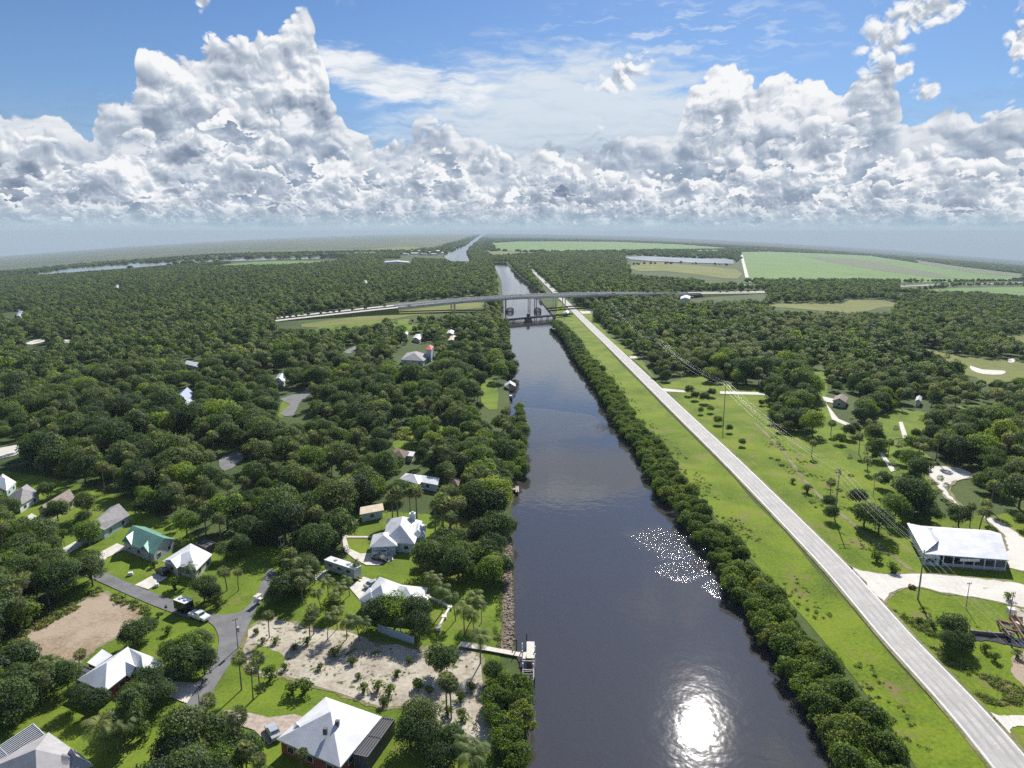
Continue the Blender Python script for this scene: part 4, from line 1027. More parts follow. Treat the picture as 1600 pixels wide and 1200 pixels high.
M['polewood'] = plain('pole_wood', (.30, .28, .25), .9, vary=.2, scale=.6)
M['wire'] = plain('cable_metal', (.34, .35, .36), .4, .3, vary=.05, scale=1)
M['tyre'] = plain('black_rubber', (.02, .02, .02), .8, vary=.1, scale=3)
M['chrome'] = plain('lamp_glass', (.7, .7, .68), .2, vary=.05, scale=3)
def paint(name, c): M[name] = plain(name + '_car_paint', c, .22, vary=.03, scale=3, spec=.6)
paint('white', (.78, .78, .77)); paint('black', (.02, .02, .024)); paint('silver', (.42, .45, .48)); paint('blue', (.10, .22, .34)); paint('red', (.4, .03, .02))

def empty(name, loc, rz=0.0, **props):
    o = bpy.data.objects.new(name, None); COL.objects.link(o); o.location = loc; o.rotation_euler = (0, 0, rz); o.empty_display_size = 1
    for k, v in props.items(): o[k] = v
    return o
def thing(name, loc, rz, label, cat, group=None, land=None):
    o = empty(name, loc, rz, label=label, category=cat)
    if group: o['group'] = group
    if land: LAND.append((loc[0], loc[1], land))
    return o
def part(name, bm, mat, root, bevel=0.0):
    if bevel: bmesh.ops.bevel(bm, geom=list(bm.edges), offset=bevel, segments=1, affect='EDGES')
    o = bpy.data.objects.new(name, bm_mesh(name, bm, M[mat] if isinstance(mat, str) else mat)); COL.objects.link(o); o.parent = root
    return o
def box(bm, c, s, rz=0.0, taper=1.0):
    """box about centre c with sizes s; taper shrinks the top"""
    ca, sa = math.cos(rz), math.sin(rz); v = []
    for z in (-.5, .5):
        k = taper if z > 0 else 1.0
        for x, y in ((-.5, -.5), (.5, -.5), (.5, .5), (-.5, .5)):
            X, Y = x * s[0] * k, y * s[1] * k
            v.append(bm.verts.new((c[0] + X * ca - Y * sa, c[1] + X * sa + Y * ca, c[2] + z * s[2])))
    for f in ((0, 3, 2, 1), (4, 5, 6, 7), (0, 1, 5, 4), (1, 2, 6, 5), (2, 3, 7, 6), (3, 0, 4, 7)): bm.faces.new([v[i] for i in f])
def beam(bm, a, b, w_, h=None, rnd=False):
    a, b = Vector(a), Vector(b); h = h or w_
    if rnd: return tube(bm, [a, b], [w_ / 2, w_ / 2], 7)
    t = (b - a).normalized(); s = t.cross(Vector((0, 0, 1))); s = s.normalized() if s.length > .01 else Vector((1, 0, 0)); u = s.cross(t)
    v = [bm.verts.new(p + s * x * w_ / 2 + u * y * h / 2) for p in (a, b) for x, y in ((-1, -1), (1, -1), (1, 1), (-1, 1))]
    for f in ((0, 1, 2, 3), (7, 6, 5, 4), (0, 4, 5, 1), (1, 5, 6, 2), (2, 6, 7, 3), (3, 7, 4, 0)): bm.faces.new([v[i] for i in f])
def slab(bm, top, th):
    """a polygon of 3D points thickened downwards"""
    a = [bm.verts.new(p) for p in top]; b = [bm.verts.new((p[0], p[1], p[2] - th)) for p in top]; n = len(a)
    bm.faces.new(a); bm.faces.new(b[::-1])
    for i in range(n): bm.faces.new((a[i], b[i], b[(i + 1) % n], a[(i + 1) % n]))
def poly(bm, pts): bm.faces.new([bm.verts.new(p) for p in pts])
def ground_z(x, y): return gz(x, y)

def wing(root, o, C, eave, ridge, kind, roof, wall, oh=.5, axis=None, t=None, walls=True, win=True, door=None, z0=-1.5):
    """one rectangular wing with hip, gable or shed roof. C: FL, FR, BR, BL eave corners (world xy); o: the root's location"""
    q = [Vector((p[0] - o[0], p[1] - o[1])) for p in C]
    def bl(u, v): return q[0] * (1 - u) * (1 - v) + q[1] * u * (1 - v) + q[2] * u * v + q[3] * (1 - u) * v
    W = ((q[1] - q[0]).length + (q[2] - q[3]).length) / 2; D = ((q[3] - q[0]).length + (q[2] - q[1]).length) / 2
    ax = axis or ('u' if W >= D else 'v')
    if ax == 'v':
        q = [q[1], q[2], q[3], q[0]]; W, D = D, W
    A, B, Cc, Dd = (bl(0, 0), bl(1, 0), bl(1, 1), bl(0, 1))
    up = lambda p, z: (p.x, p.y, z)
    bm = bmesh.new()
    tt = t if t is not None else min(.5, D / 2 / W * .95)
    if kind == 'hip':
        r1, r2 = up(bl(tt, .5), ridge), up(bl(1 - tt, .5), ridge)
        a, b, c, d = (up(p, eave) for p in (A, B, Cc, Dd))
        for f in ((a, b, r2, r1), (b, c, r2), (c, d, r1, r2), (d, a, r1)): poly(bm, f)
        for e, f in ((a, b), (b, c), (c, d), (d, a)): poly(bm, (e, f, (f[0], f[1], f[2] - .22), (e[0], e[1], e[2] - .22)))
        poly(bm, [(p[0], p[1], p[2] - .22) for p in (d, c, b, a)])
    elif kind == 'gable':
        r1, r2 = up(bl(0, .5), ridge), up(bl(1, .5), ridge)
        a, b, c, d = (up(p, eave) for p in (A, B, Cc, Dd))
        slab(bm, (a, b, r2, r1), .2); slab(bm, (r1, r2, c, d), .2)
    else:  # shed: low at front
        slab(bm, (up(A, eave), up(B, eave), up(Cc, ridge), up(Dd, ridge)), .2)
    bmesh.ops.remove_doubles(bm, verts=bm.verts, dist=.001)
    rf = part('roof', bm, roof, root)
    if not walls: return rf
    iu, iv = oh / W, oh / D
    w_ = [bl(iu, iv), bl(1 - iu, iv), bl(1 - iu, 1 - iv), bl(iu, 1 - iv)]
    bm = bmesh.new()
    zt = eave - .02
    hs = [eave + (ridge - eave) * iv * 2 * .0] * 4
    for i in range(4):
        p, r = w_[i], w_[(i + 1) % 4]
        if kind == 'gable' and i in (1, 3):
            m_ = (p + r) / 2; poly(bm, (up(p, z0), up(r, z0), up(r, zt), up(m_, ridge - .25), up(p, zt)))
        elif kind == 'shed' and i in (1, 2, 3):
            hz = {1: (eave, ridge), 2: (ridge, ridge), 3: (ridge, eave)}[i]; poly(bm, (up(p, z0), up(r, z0), up(r, hz[1] - .25), up(p, hz[0] - .25)))
        else: poly(bm, (up(p, z0), up(r, z0), up(r, zt - .2), up(p, zt - .2)))
    bmesh.ops.remove_doubles(bm, verts=bm.verts, dist=.001)
    part('wall', bm, wall, root)
    if win:
        for i in range(4):
            p, r = w_[i], w_[(i + 1) % 4]; L = (r - p).length; tdir = (r - p) / L; nr = Vector((tdir.y, -tdir.x))
            cen = (w_[0] + w_[2]) / 2
            if (p - cen).dot(nr) < 0: nr = -nr
            wc = p + nr + Vector(o[:2]); 
            n = int(L / 4.2)
            for k in range(n):
                c = p + tdir * (L * (k + .5) / n)
                if (Vector((0, 0)) - (c + Vector(o[:2]))).dot(nr) < 0: continue     # faces away from the lane and the camera
                isd = door is not None and i == door and k == 0
                bm = bmesh.new(); ang = math.atan2(tdir.y, tdir.x)
                if isd:
                    box(bm, (c.x + nr.x * .03, c.y + nr.y * .03, 1.1), (1.1, .1, 2.2), ang); part('door', bm, 'wood', root)
                else:
                    box(bm, (c.x + nr.x * .02, c.y + nr.y * .02, 1.55), (1.5, .08, 1.3), ang); fr = part('window', bm, 'trim', root)
                    bm = bmesh.new(); box(bm, (c.x + nr.x * .05, c.y + nr.y * .05, 1.55), (1.28, .08, 1.08), ang); part('pane', bm, 'glass', fr)
    return rf
def house(C_px, eave, ridge, kind, roof, wall, label, land, name='house', cat='house', wings=(), **kw):
    """C_px: eave corners as photo pixels; wings: (corners, eave, ridge, kind[, options])"""
    C = [P(x, y, eave) for x, y in C_px]; c = sum(C, Vector()) / 4; o = (c.x, c.y, gz(c.x, c.y))
    root = thing(name, o, 0, label, cat, land=land)
    wing(root, o, C, eave, ridge, kind, roof, wall, **kw)
    for w_ in wings:
        W_, e_, r_, k_ = w_[:4]; op = dict(w_[4]) if len(w_) > 4 else {}
        wing(root, o, [P(x, y, e_) for x, y in W_], e_, r_, k_, op.pop('roof', roof), op.pop('wall', wall), **op)
    FOOT.append(([ (p.x, p.y) for p in C], 2.5))
    for w_ in wings: FOOT.append(([(p.x, p.y) for p in (P(x, y, w_[1]) for x, y in w_[0])], 1.5))
    return root, o
FOOT = []
def cage(root, o, C_px, h, mat='frame', name='screen_enclosure', ribs=5, screen='screen'):
    """pool cage: flat screened roof on a light frame; C_px corners at roof height, in order round"""
    C = [P(x, y, h) for x, y in C_px]; q = [Vector((p.x - o[0], p.y - o[1])) for p in C]
    bm = bmesh.new(); up = lambda p, z: (p.x, p.y, z)
    for i in range(4):
        a, b = q[i], q[(i + 1) % 4]; beam(bm, up(a, h), up(b, h), .14); beam(bm, up(a, -.5), up(a, h), .14); beam(bm, up(a, 1), up(b, 1), .08)
    for k in range(1, ribs):
        a, b = q[0].lerp(q[1], k / ribs), q[3].lerp(q[2], k / ribs); beam(bm, up(a, h), up(b, h), .11); beam(bm, up(a, 0), up(a, h), .11); beam(bm, up(b, 0), up(b, h), .11)
    a, b = q[0].lerp(q[3], .5), q[1].lerp(q[2], .5); beam(bm, up(a, h), up(b, h), .11)
    e = part(name, bm, mat, root)
    bm = bmesh.new(); k = .15
    slab(bm, [up(p, h - .12) for p in q], .02)
    for i in range(4):
        a, b = q[i], q[(i + 1) % 4]; poly(bm, (up(a, -.4), up(b, -.4), up(b, h - .2), up(a, h - .2)))
    return part('screen', bm, screen, e)
# ------------------------------------------------------------------ the village houses
r, o = house([(432, 1155), (532, 1199), (597, 1120), (509, 1089)], 3.1, 6.6, 'hip', 'white_metal', 'wall_red', 'large white hip-roofed house with red walls below the bright lawn', 'large white hip-roofed house with red walls', axis='v',
             wings=[([(450, 1150), (474, 1160), (482, 1142), (462, 1127)], 3.2, 4.7, 'hip', {'win': False})])
cage(r, o, [(599, 1121), (616, 1124), (574, 1183), (553, 1178)], 3.0)
for x, y in ((527, 1128), (508, 1140)):
    p = P(x, y, 6.0); bm = bmesh.new(); box(bm, (p.x - o[0], p.y - o[1], p.z - o[2] - .3), (.7, .6, 1.2)); part('roof_vent', bm, 'frame', r)
r, o = house([(120, 1062), (164, 1081), (216, 1040), (200, 1010)], 3.0, 5.4, 'hip', 'white_metal', 'wall_red', 'white multi-wing roofed house between the bare dirt lot and the street', 'white multi-wing house beside the dirt lot', axis='v',
             wings=[([(201, 1012), (208, 1050), (226, 1059), (258, 1034)], 2.95, 4.9, 'hip', {}), ([(180, 1046), (203, 1057), (221, 1043), (196, 1030)], 3.0, 4.3, 'gable', {'win': False}),
                    ([(136, 1037), (150, 1042), (176, 1024), (160, 1016)], 2.7, 2.95, 'shed', {'win': False, 'oh': .2})])
cage(r, o, [(119, 1054), (136, 1060), (146, 1046), (131, 1040)], 2.5, ribs=3)
r, o = house([(-40, 1210), (60, 1260), (141, 1190), (76, 1144)], 3.2, 6.6, 'hip', 'shingle_pale', 'wall_white', 'large pale grey shingle roofed house with a long pool cage behind it', 'large pale grey shingle house with the pool cage', axis='v',
             wings=[([(100, 1185), (106, 1212), (146, 1195), (118, 1172)], 3.0, 5.0, 'hip', {}), ([(50, 1205), (58, 1225), (92, 1218), (74, 1196)], 3.1, 4.8, 'hip', {})])
cage(r, o, [(-60, 1206), (-45, 1222), (70, 1148), (52, 1131)], 2.9, 'frame_white', ribs=9)
r, o = house([(190, 846), (240, 866), (274, 842), (226, 823)], 3.0, 5.6, 'gable', 'green_metal', 'wall_grey', 'grey walled house with a green metal roof', 'green metal roofed house', axis='u',
             wings=[([(191, 845), (206, 852), (222, 839), (208, 832)], 3.0, 4.9, 'gable', {'axis': 'v'}), ([(218, 858), (233, 864), (242, 853), (226, 847)], 2.9, 4.5, 'gable', {'axis': 'v', 'win': False})])
r, o = house([(253, 877), (306, 892), (332, 866), (298, 849)], 2.9, 4.7, 'hip', 'white_metal', 'wall_cream', 'cream house with a bright white metal roof, next to the green roofed one', 'cream house with the bright white roof', axis='v',
             wings=[([(258, 875), (276, 888), (292, 876), (276, 866)], 2.95, 4.2, 'gable', {'axis': 'v'})])
cage(r, o, [(306, 849), (322, 856), (336, 848), (318, 843)], 2.6, ribs=3)
house([(120, 838), (163, 828), (203, 804), (172, 793)], 3.0, 5.6, 'gable', 'shingle_grey', 'wall_blue', 'long pale blue house under a grey gable roof behind a round tree', 'long pale blue grey-roofed house', axis='v')
house([(58, 797), (76, 803), (118, 778), (102, 768)], 3.0, 5.2, 'gable', 'shingle_brown', 'wall_cream', 'brown shingle roofed house half hidden by yellow-green trees', 'brown shingle roofed house', axis='v')
house([(10, 778), (30, 790), (62, 770), (42, 757)], 3.0, 5.4, 'hip', 'shingle_grey', 'wall_white', 'hip-roofed grey house up the lane above the brown roofed one', 'hip-roofed grey house up the lane')
house([(-12, 757), (10, 766), (25, 752), (4, 741)], 3.0, 4.8, 'hip', 'white_metal', 'wall_blue', 'bluish white roofed house at the top of the lane by the wood', 'bluish white house at the top of the lane')
house([(-30, 890), (4, 892), (13, 876), (-18, 868)], 3.0, 4.8, 'gable', 'shingle_brown', 'wall_cream', 'reddish roofed house cut off by the picture edge beside the dark grove', 'reddish roofed house by the dark grove')
r, o = house([(562, 938), (604, 951), (640, 918), (593, 901)], 3.0, 5.8, 'hip', 'white_metal', 'wall_white', 'white many-ridged metal roofed house above the sandy lot', 'white many-ridged house above the sandy lot', axis='v',
             wings=[([(612, 912), (606, 948), (655, 953), (669, 918)], 2.95, 5.5, 'hip', {'axis': 'v'}), ([(560, 937), (584, 946), (600, 930), (577, 918)], 3.05, 4.6, 'hip', {'win': False}), ([(639, 950), (656, 954), (671, 934), (655, 928)], 2.6, 3.0, 'shed', {'win': False})])
r, o = house([(598, 846), (648, 850), (660, 814), (605, 811)], 3.1, 6.4, 'hip', 'white_metal', 'wall_blue', 'white metal roofed house with a tall chimney and two garage bays', 'white house with the tall chimney', axis='v',
             wings=[([(577, 855), (621, 853), (618, 833), (583, 835)], 3.0, 5.0, 'hip', {'win': False}), ([(640, 842), (664, 838), (666, 820), (645, 820)], 3.0, 4.6, 'hip', {'win': False})])
p = P(645, 815, 4.0); bm = bmesh.new(); box(bm, (p.x - o[0], p.y - o[1], 4.2), (1.5, 1.1, 4.8)); ch = part('chimney', bm, 'wall_blue', r)
bm = bmesh.new(); box(bm, (p.x - o[0], p.y - o[1], 6.65), (1.8, 1.4, .2)); box(bm, (p.x - o[0], p.y - o[1], 6.95), (1.2, .9, .5), 0, .5); part('chimney_cap', bm, 'trim', ch)
for x in (588, 602):
    p = P(x, 861, 1.2); bm = bmesh.new(); box(bm, (p.x - o[0], p.y - o[1] + 1.3, 1.1), (3.2, .12, 2.3)); part('garage_door', bm, 'trim', r)
house([(562, 804), (600, 797), (598, 789), (563, 795)], 2.9, 3.5, 'shed', 'tan_roof', 'wall_blue', 'long shed with a tan roof above the curved drive', 'tan roofed shed above the curved drive', 'shed', 'shed')
house([(624, 748), (655, 757), (664, 744), (634, 739)], 3.0, 4.4, 'hip', 'white_metal', 'wall_white', 'sprawling white roofed house deep in the trees by the fan palms', 'sprawling white house deep in the trees', wings=[([(652, 752), (684, 758), (687, 750), (656, 745)], 2.8, 3.6, 'shed', {})])
house([(609, 712), (632, 716), (640, 706), (618, 700)], 3.0, 4.6, 'hip', 'thatch', 'wall_cream', 'brown roofed cottage with a white porch in the trees', 'brown roofed cottage in the trees', 'cottage', 'house', wings=[([(627, 711), (645, 713), (649, 707), (631, 705)], 2.6, 2.9, 'shed', {'roof': 'white_metal', 'win': False})])
house([(709, 717), (718, 718), (720, 712), (711, 711)], 2.8, 3.4, 'gable', 'white_metal', 'wall_white', 'tiny white roofed shed among the trees near the canal', 'tiny white shed near the canal', 'shed', 'shed')
house([(702, 756), (716, 760), (720, 750), (706, 746)], 2.8, 4.0, 'hip', 'thatch', 'wall_cream', 'small brown hut beneath trees near the canal bank', 'small brown hut near the canal bank', 'hut', 'hut')
house([(626, 562), (662, 564), (672, 555), (636, 551)], 3.2, 6.8, 'hip', 'shingle_pale', 'wall_white', 'large grey hip-roofed house in the palms next to the red-topped tower', 'grey hip-roofed house by the red-topped tower')
r, o = house([(665, 546), (674, 547), (678, 541), (669, 540)], 8.5, 10.6, 'hip', 'red_roof', 'wall_blue', 'slim tower with a red roof beside the grey house', 'red-topped tower', 'tower', 'tower', t=.45)
for i, (q, lb) in enumerate((([(645, 528), (656, 531), (661, 525), (650, 522)], 'pale roofed shed behind the red-topped tower'), ([(698, 521), (708, 522), (710, 517), (700, 516)], 'grey shed roof nearest the canal in the wood below the highway'),
         ([(700, 532), (712, 533), (715, 526), (704, 525)], 'cream roofed shed in the wood between the tower and the canal'), ([(630, 522), (637, 523), (638, 519), (631, 519)], 'small white hut at the lower edge of the green field'))):
    house(q, 3.0, 4.0, 'gable', 'white_metal' if i != 2 else 'tan_roof', 'wall_cream', lb, None, 'shed', 'shed', win=False)
house([(430, 592), (443, 597), (448, 589), (436, 584)], 3.0, 4.6, 'gable', 'white_metal', 'wall_white', 'white roofed house in the wood above the lane bend', 'white house above the lane bend')
house([(289, 569), (310, 573), (312, 567), (293, 564)], 3.0, 4.2, 'gable', 'white_metal', 'wall_cream', 'narrow white roof alone in the wood above the blue roofed house', 'narrow white roof above the blue roofed house')
house([(272, 622), (292, 626), (303, 614), (284, 611)], 3.4, 6.2, 'gable', 'blue_roof', 'wall_white', 'house with a steep blue roof and white gable deep in the wood', 'blue roofed house', axis='v', wings=[([(288, 634), (304, 636), (308, 626), (293, 624)], 2.8, 3.4, 'shed', {'roof': 'white_metal'})])
for q, lb in (([(25, 493), (33, 494), (38, 488), (30, 487)], 'pale roof in the far wood, lower of the two by the picture edge'), ([(24, 483), (30, 484), (32, 479), (27, 478)], 'pale roof in the far wood, upper of the two by the picture edge'), ([(179, 449), (185, 449.5), (186, 446), (180, 446)], 'lone grey roof far off in the wood below the river'),
              ([(567, 442), (573, 443), (575, 439), (569, 438)], 'grey roof in the far wood beyond the highway')):
    house(q, 3.0, 4.0, 'gable', 'grey_metal', 'wall_grey', lb, None, win=False)
house([(600, 410.2), (640, 409.8), (639, 408.2), (602, 408.5)], 6, 9, 'gable', 'white_metal', 'wall_white', 'very long white roofed warehouse standing in the far wood', 'long white warehouse', 'warehouse', 'warehouse', win=False)
house([(1300, 626), (1322, 629), (1326, 621), (1305, 619)], 3.0, 4.8, 'gable', 'shingle_brown', 'wall_cream', 'pinkish brown roofed house at the head of the white track', 'pinkish brown house at the head of the track')
house([(1430, 626), (1439, 627), (1441, 621), (1432, 620)], 3.0, 4.0, 'gable', 'white_metal', 'wall_white', 'small white hut in the wood across the canal road', 'small white hut across the road', 'hut', 'hut', win=False)
house([(1063, 467), (1078, 467), (1079, 463), (1064, 463)], 5, 7, 'gable', 'white_metal', 'wall_white', 'long white roofed shed beside the far highway', 'long white shed beside the highway', 'shed', 'shed', win=False)
house([(880, 489.5), (888, 489.8), (890, 486), (882, 486)], 3.0, 4.6, 'hip', 'white_metal', 'wall_white', 'white bridge keeper\'s hut beside the road at the railway bridge', 'bridge keeper\'s hut', 'hut', 'hut', win=False)
MAR = [(634, 399, 22, 'white_metal'), (648, 398, 30, 'trim'), (655, 394, 34, 'white_metal'), (662, 399, 26, 'shingle_brown'), (668, 396, 30, 'white_metal'), (676, 399, 34, 'shingle_pale'), (683, 394, 40, 'white_metal'), (690, 397, 22, 'red_roof'), (643, 394, 24, 'wall_blue'), (673, 392, 26, 'wall_white')]
colr = {'white_metal': 'white', 'trim': 'off-white', 'shingle_brown': 'brown', 'shingle_pale': 'pale grey', 'red_roof': 'red', 'wall_blue': 'pale blue', 'wall_white': 'dull white'}
for i, (x, y, s, rm) in enumerate(MAR):
    p = P(x, y); root = thing('boatyard_shed', p, .2 * i, f'{colr[rm]} roofed boatyard shed at the mouth of the far canal', 'shed', 'boatyard sheds by the far canal')
    if rm == 'white_metal': root['label'] = 'white roofed boatyard shed at the mouth of the far canal'
    wing(root, p, [p + Vector(v) for v in ((-s / 2, -s / 3, 0), (s / 2, -s / 3, 0), (s / 2, s / 3, 0), (-s / 2, s / 3, 0))], 6, 8.5, 'gable', rm, 'wall_white', win=False)

# the open barn by the gravel
C = [P(*q) for q in ((1443, 865, 3.6), (1577, 875, 3.6), (1564, 834, 5.2), (1457, 826, 5.2), (1417, 817, 3.8), (1448, 823, 5.6), (1463, 848, 5.3))]
o = Vector((sum(c.x for c in C[:4]) / 4, sum(c.y for c in C[:4]) / 4, 0)); o.z = gz(o.x, o.y)
barn = thing('barn', o, 0, 'long open-sided barn with a white metal roof beside the gravel yard', 'barn', land='open-sided barn')
FOOT.append(([(c.x, c.y) for c in C[:4]], 4)); L_ = [c - o for c in C]
bm = bmesh.new(); slab(bm, [L_[0], L_[1], L_[2], L_[3]], .2)
slab(bm, [L_[2], L_[2] + Vector((1, 6, -1.6)), L_[3] + Vector((-1, 6, -1.6)), L_[3]], .2); part('roof', bm, 'white_metal', barn)
bm = bmesh.new(); slab(bm, [L_[4], L_[0] + Vector((0, 0, .05)), L_[6], L_[5]], .2); slab(bm, [L_[5], L_[6], (L_[3] * .4 + L_[6] * .6) + Vector((1.5, 0, -.9)), L_[3] + Vector((.5, 0, -.5))], .15); part('side_roof', bm, 'white_metal', barn)
fl, fr, br, bl_ = L_[0], L_[1], L_[2], L_[3]
def at(u, v, z=0.0):
    p = fl * (1 - u) * (1 - v) + fr * u * (1 - v) + br * u * v + bl_ * (1 - u) * v
    return Vector((p.x, p.y, z))
bm = bmesh.new()
for a, b in ((at(.02, .98), at(.98, .98)), (at(.98, .98), at(.98, .45)), (at(.98, .45), at(.22, .45))):
    beam(bm, a + Vector((0, 0, 1.6)), b + Vector((0, 0, 1.6)), .2, 3.6)
part('back_wall', bm, 'wall_grey', barn)
bm = bmesh.new(); a, b, c, d = at(.015, .03), at(.19, .03), at(.19, .6), at(.015, .6)
for e, f in ((a, b), (b, c), (c, d), (d, a)): beam(bm, e + Vector((0, 0, 1.4)), f + Vector((0, 0, 1.4)), .2, 3.9)
rm_ = part('block_room', bm, 'wall_blue', barn)
for u in (.06, .13):
    bm = bmesh.new(); q = at(u, .025, 1.7); box(bm, (q.x, q.y - .12, q.z), (1.2, .12, 1.1), -.06); part('window', bm, 'glass', rm_)
for i in range(7):
    q = at(.24 + .122 * i, .04); bm = bmesh.new(); beam(bm, q + Vector((0, 0, -.5)), q + Vector((0, 0, 3.3)), .22); part('post', bm, 'trim', barn)
bm = bmesh.new(); beam(bm, at(.24, .05, .55), at(.98, .05, .55), .12, .9); part('low_wall', bm, 'wall_grey', barn)
q = at(.55, -.005); bm = bmesh.new(); box(bm, (q.x, q.y, 2.75), (5.2, .12, .8), -.05); part('fascia_board', bm, 'trim', barn)
bm = bmesh.new(); slab(bm, [at(.01, .02, .12), at(.99, .02, .12), at(.99, .97, .12), at(.01, .97, .12)], .8); part('floor_slab', bm, 'conc_dark', barn)
q = P(1407, 845, 3.2) - o
bm = bmesh.new(); a, b = P(1417, 817, 3.2) - o, P(1441, 862, 3.2) - o
beam(bm, Vector((a.x + .6, a.y, 1.6)), Vector((b.x + .6, b.y, 1.6)), .2, 3.4); part('side_wall', bm, 'wall_white', barn)

# ------------------------------------------------------------------ vehicles
def car(px, py, head, paint_, label, L=4.6, W=1.85, H=1.5, body='sedan', name='car', cat='car'):
    p = P(px, py, .05); p.z = gz(p.x, p.y) + lift(p.x, p.y, 5)
    root = thing(name, p, head, label, cat)
    prof = {'sedan': [(-.5, .30), (-.5, .60), (-.47, .64), (-.33, .66), (-.22, .97), (.08, 1.0), (.25, .68), (.46, .60), (.5, .48), (.5, .22), (-.5, .22)],
            'pickup': [(-.5, .30), (-.5, .62), (-.12, .62), (-.10, .98), (.10, 1.0), (.21, .66), (.46, .60), (.5, .48), (.5, .22), (-.5, .22)],
            'suv': [(-.5, .25), (-.5, .68), (-.46, .97), (.05, 1.0), (.22, .68), (.46, .60), (.5, .45), (.5, .2), (-.5, .2)]}[body]
    bm = bmesh.new(); s0 = [bm.verts.new((x * L, -W / 2 * (.82 if z > .7 else 1), z * H)) for x, z in prof]; s1 = [bm.verts.new((x * L, W / 2 * (.82 if z > .7 else 1), z * H)) for x, z in prof]
    n = len(prof); bm.faces.new(s0); bm.faces.new(s1[::-1])
    for i in range(n): bm.faces.new((s0[i], s1[i], s1[(i + 1) % n], s0[(i + 1) % n]))
    part('body', bm, paint_, root)
    top = [q for q in prof if q[1] > .9]; x0, x1 = top[0][0] * L, top[-1][0] * L
    for nm, c, s in (('windscreen', (x1 + .075 * L, 0, .83 * H), (.05, W * .74, .26 * H)), ('rear_window', (x0 - .04 * L, 0, .83 * H), (.05, W * .74, .24 * H)), ('side_window', ((x0 + x1) / 2, -W * .44, .84 * H), ((x1 - x0) * 1.05, .04, .2 * H)), ('side_window', ((x0 + x1) / 2, W * .44, .84 * H), ((x1 - x0) * 1.05, .04, .2 * H))):
        bm = bmesh.new(); box(bm, c, s)
        if nm in ('windscreen',): bmesh.ops.rotate(bm, verts=bm.verts, cent=c, matrix=Matrix.Rotation(-.95, 3, 'Y'))
        part(nm, bm, 'glass', root)
    for sx in (-.31, .31):
        for sy in (-1, 1):
            bm = bmesh.new(); tube(bm, [(sx * L, sy * (W / 2 - .2), .33), (sx * L, sy * (W / 2 + .02), .33)], [.33, .33], 12); part('wheel', bm, 'tyre', root)
    for sy in (-1, 1):
        bm = bmesh.new(); box(bm, (L * .5, sy * W * .36, H * .45), (.06, .35, .14)); part('headlight', bm, 'chrome', root)
    return root
dirS = math.atan2(*(reversed((P(345, 975) - P(235, 935)).to_2d())))
car(312, 967, dirS, 'white', 'white pickup parked at the street corner behind the boxy trailer', 5.6, 2.0, 1.8, 'pickup', 'pickup_truck', 'pickup')
def trailer(px, py, head, L, W, H, label, roofm='white', side='silver', name='trailer', cat='trailer', dark=False):
    p = P(px, py, .05); p.z = gz(p.x, p.y) + lift(p.x, p.y, 5); root = thing(name, p, head, label, cat)
    bm = bmesh.new(); box(bm, (0, 0, .62 + (H - .7) / 2), (L, W, H - .7)); part('body', bm, side, root, .06)
    bm = bmesh.new(); box(bm, (0, 0, H + .0), (L * 1.01, W * 1.02, .12)); rf = part('roof', bm, roofm, root, .03)
    for x in (-.22, .2):
        bm = bmesh.new(); box(bm, (x * L, 0, H + .18), (.8, .7, .24)); part('roof_vent', bm, 'silver', rf)
    bm = bmesh.new(); beam(bm, (-L / 2, 0, .5), (L / 2 + 1.2, 0, .5), .3, .2); part('tow_bar', bm, 'steel', root)
    for sx in (-.12, .1):
        for sy in (-1, 1):
            bm = bmesh.new(); tube(bm, [(sx * L, sy * (W / 2 - .25), .36), (sx * L, sy * (W / 2 + .0), .36)], [.36, .36], 12); part('wheel', bm, 'tyre', root)
    for k in range(3):
        for sy in (-1, 1):
            bm = bmesh.new(); box(bm, ((-.3 + .3 * k) * L, sy * (W / 2 + .005), H * .66), (L * .12, .04, H * .2)); part('window', bm, 'glass', root)
    return root
trailer(288, 955, dirS, 4.2, 2.4, 2.9, 'boxy trailer with a white roof and dark sides, parked on the street edge', 'white', 'black')
dirR = math.atan2(*(reversed((P(560, 906) - P(512, 890)).to_2d())))
trailer(536, 898, dirR, 11.0, 2.6, 3.3, 'long white camper trailer parked under palms by the many-ridged house', 'white', 'silver', 'camper_trailer', 'camper')
car(254, 897, 2.5, 'black', 'black car on the drive of the cream house with the bright white roof', body='suv', H=1.7)
car(594, 876, -.4, 'black', 'black car turned across the drive below the tall chimney house')
car(588, 866, 1.6, 'white', 'white car closest to the garage of the house with the tall chimney')
car(602, 864, 1.6, 'white', 'white van parked before the second garage bay of the chimney house', 5.2, 2.0, 2.1, 'suv', 'van', 'van')
car(427, 1148, 2.2, 'silver', 'silver car on the paver drive of the red walled house')
car(268, 1054, 2.4, 'blue', 'blue car in the shade beside the white multi-wing house')
car(582, 916, .9, 'silver', 'silver car beside the white many-ridged house, under the hedge')
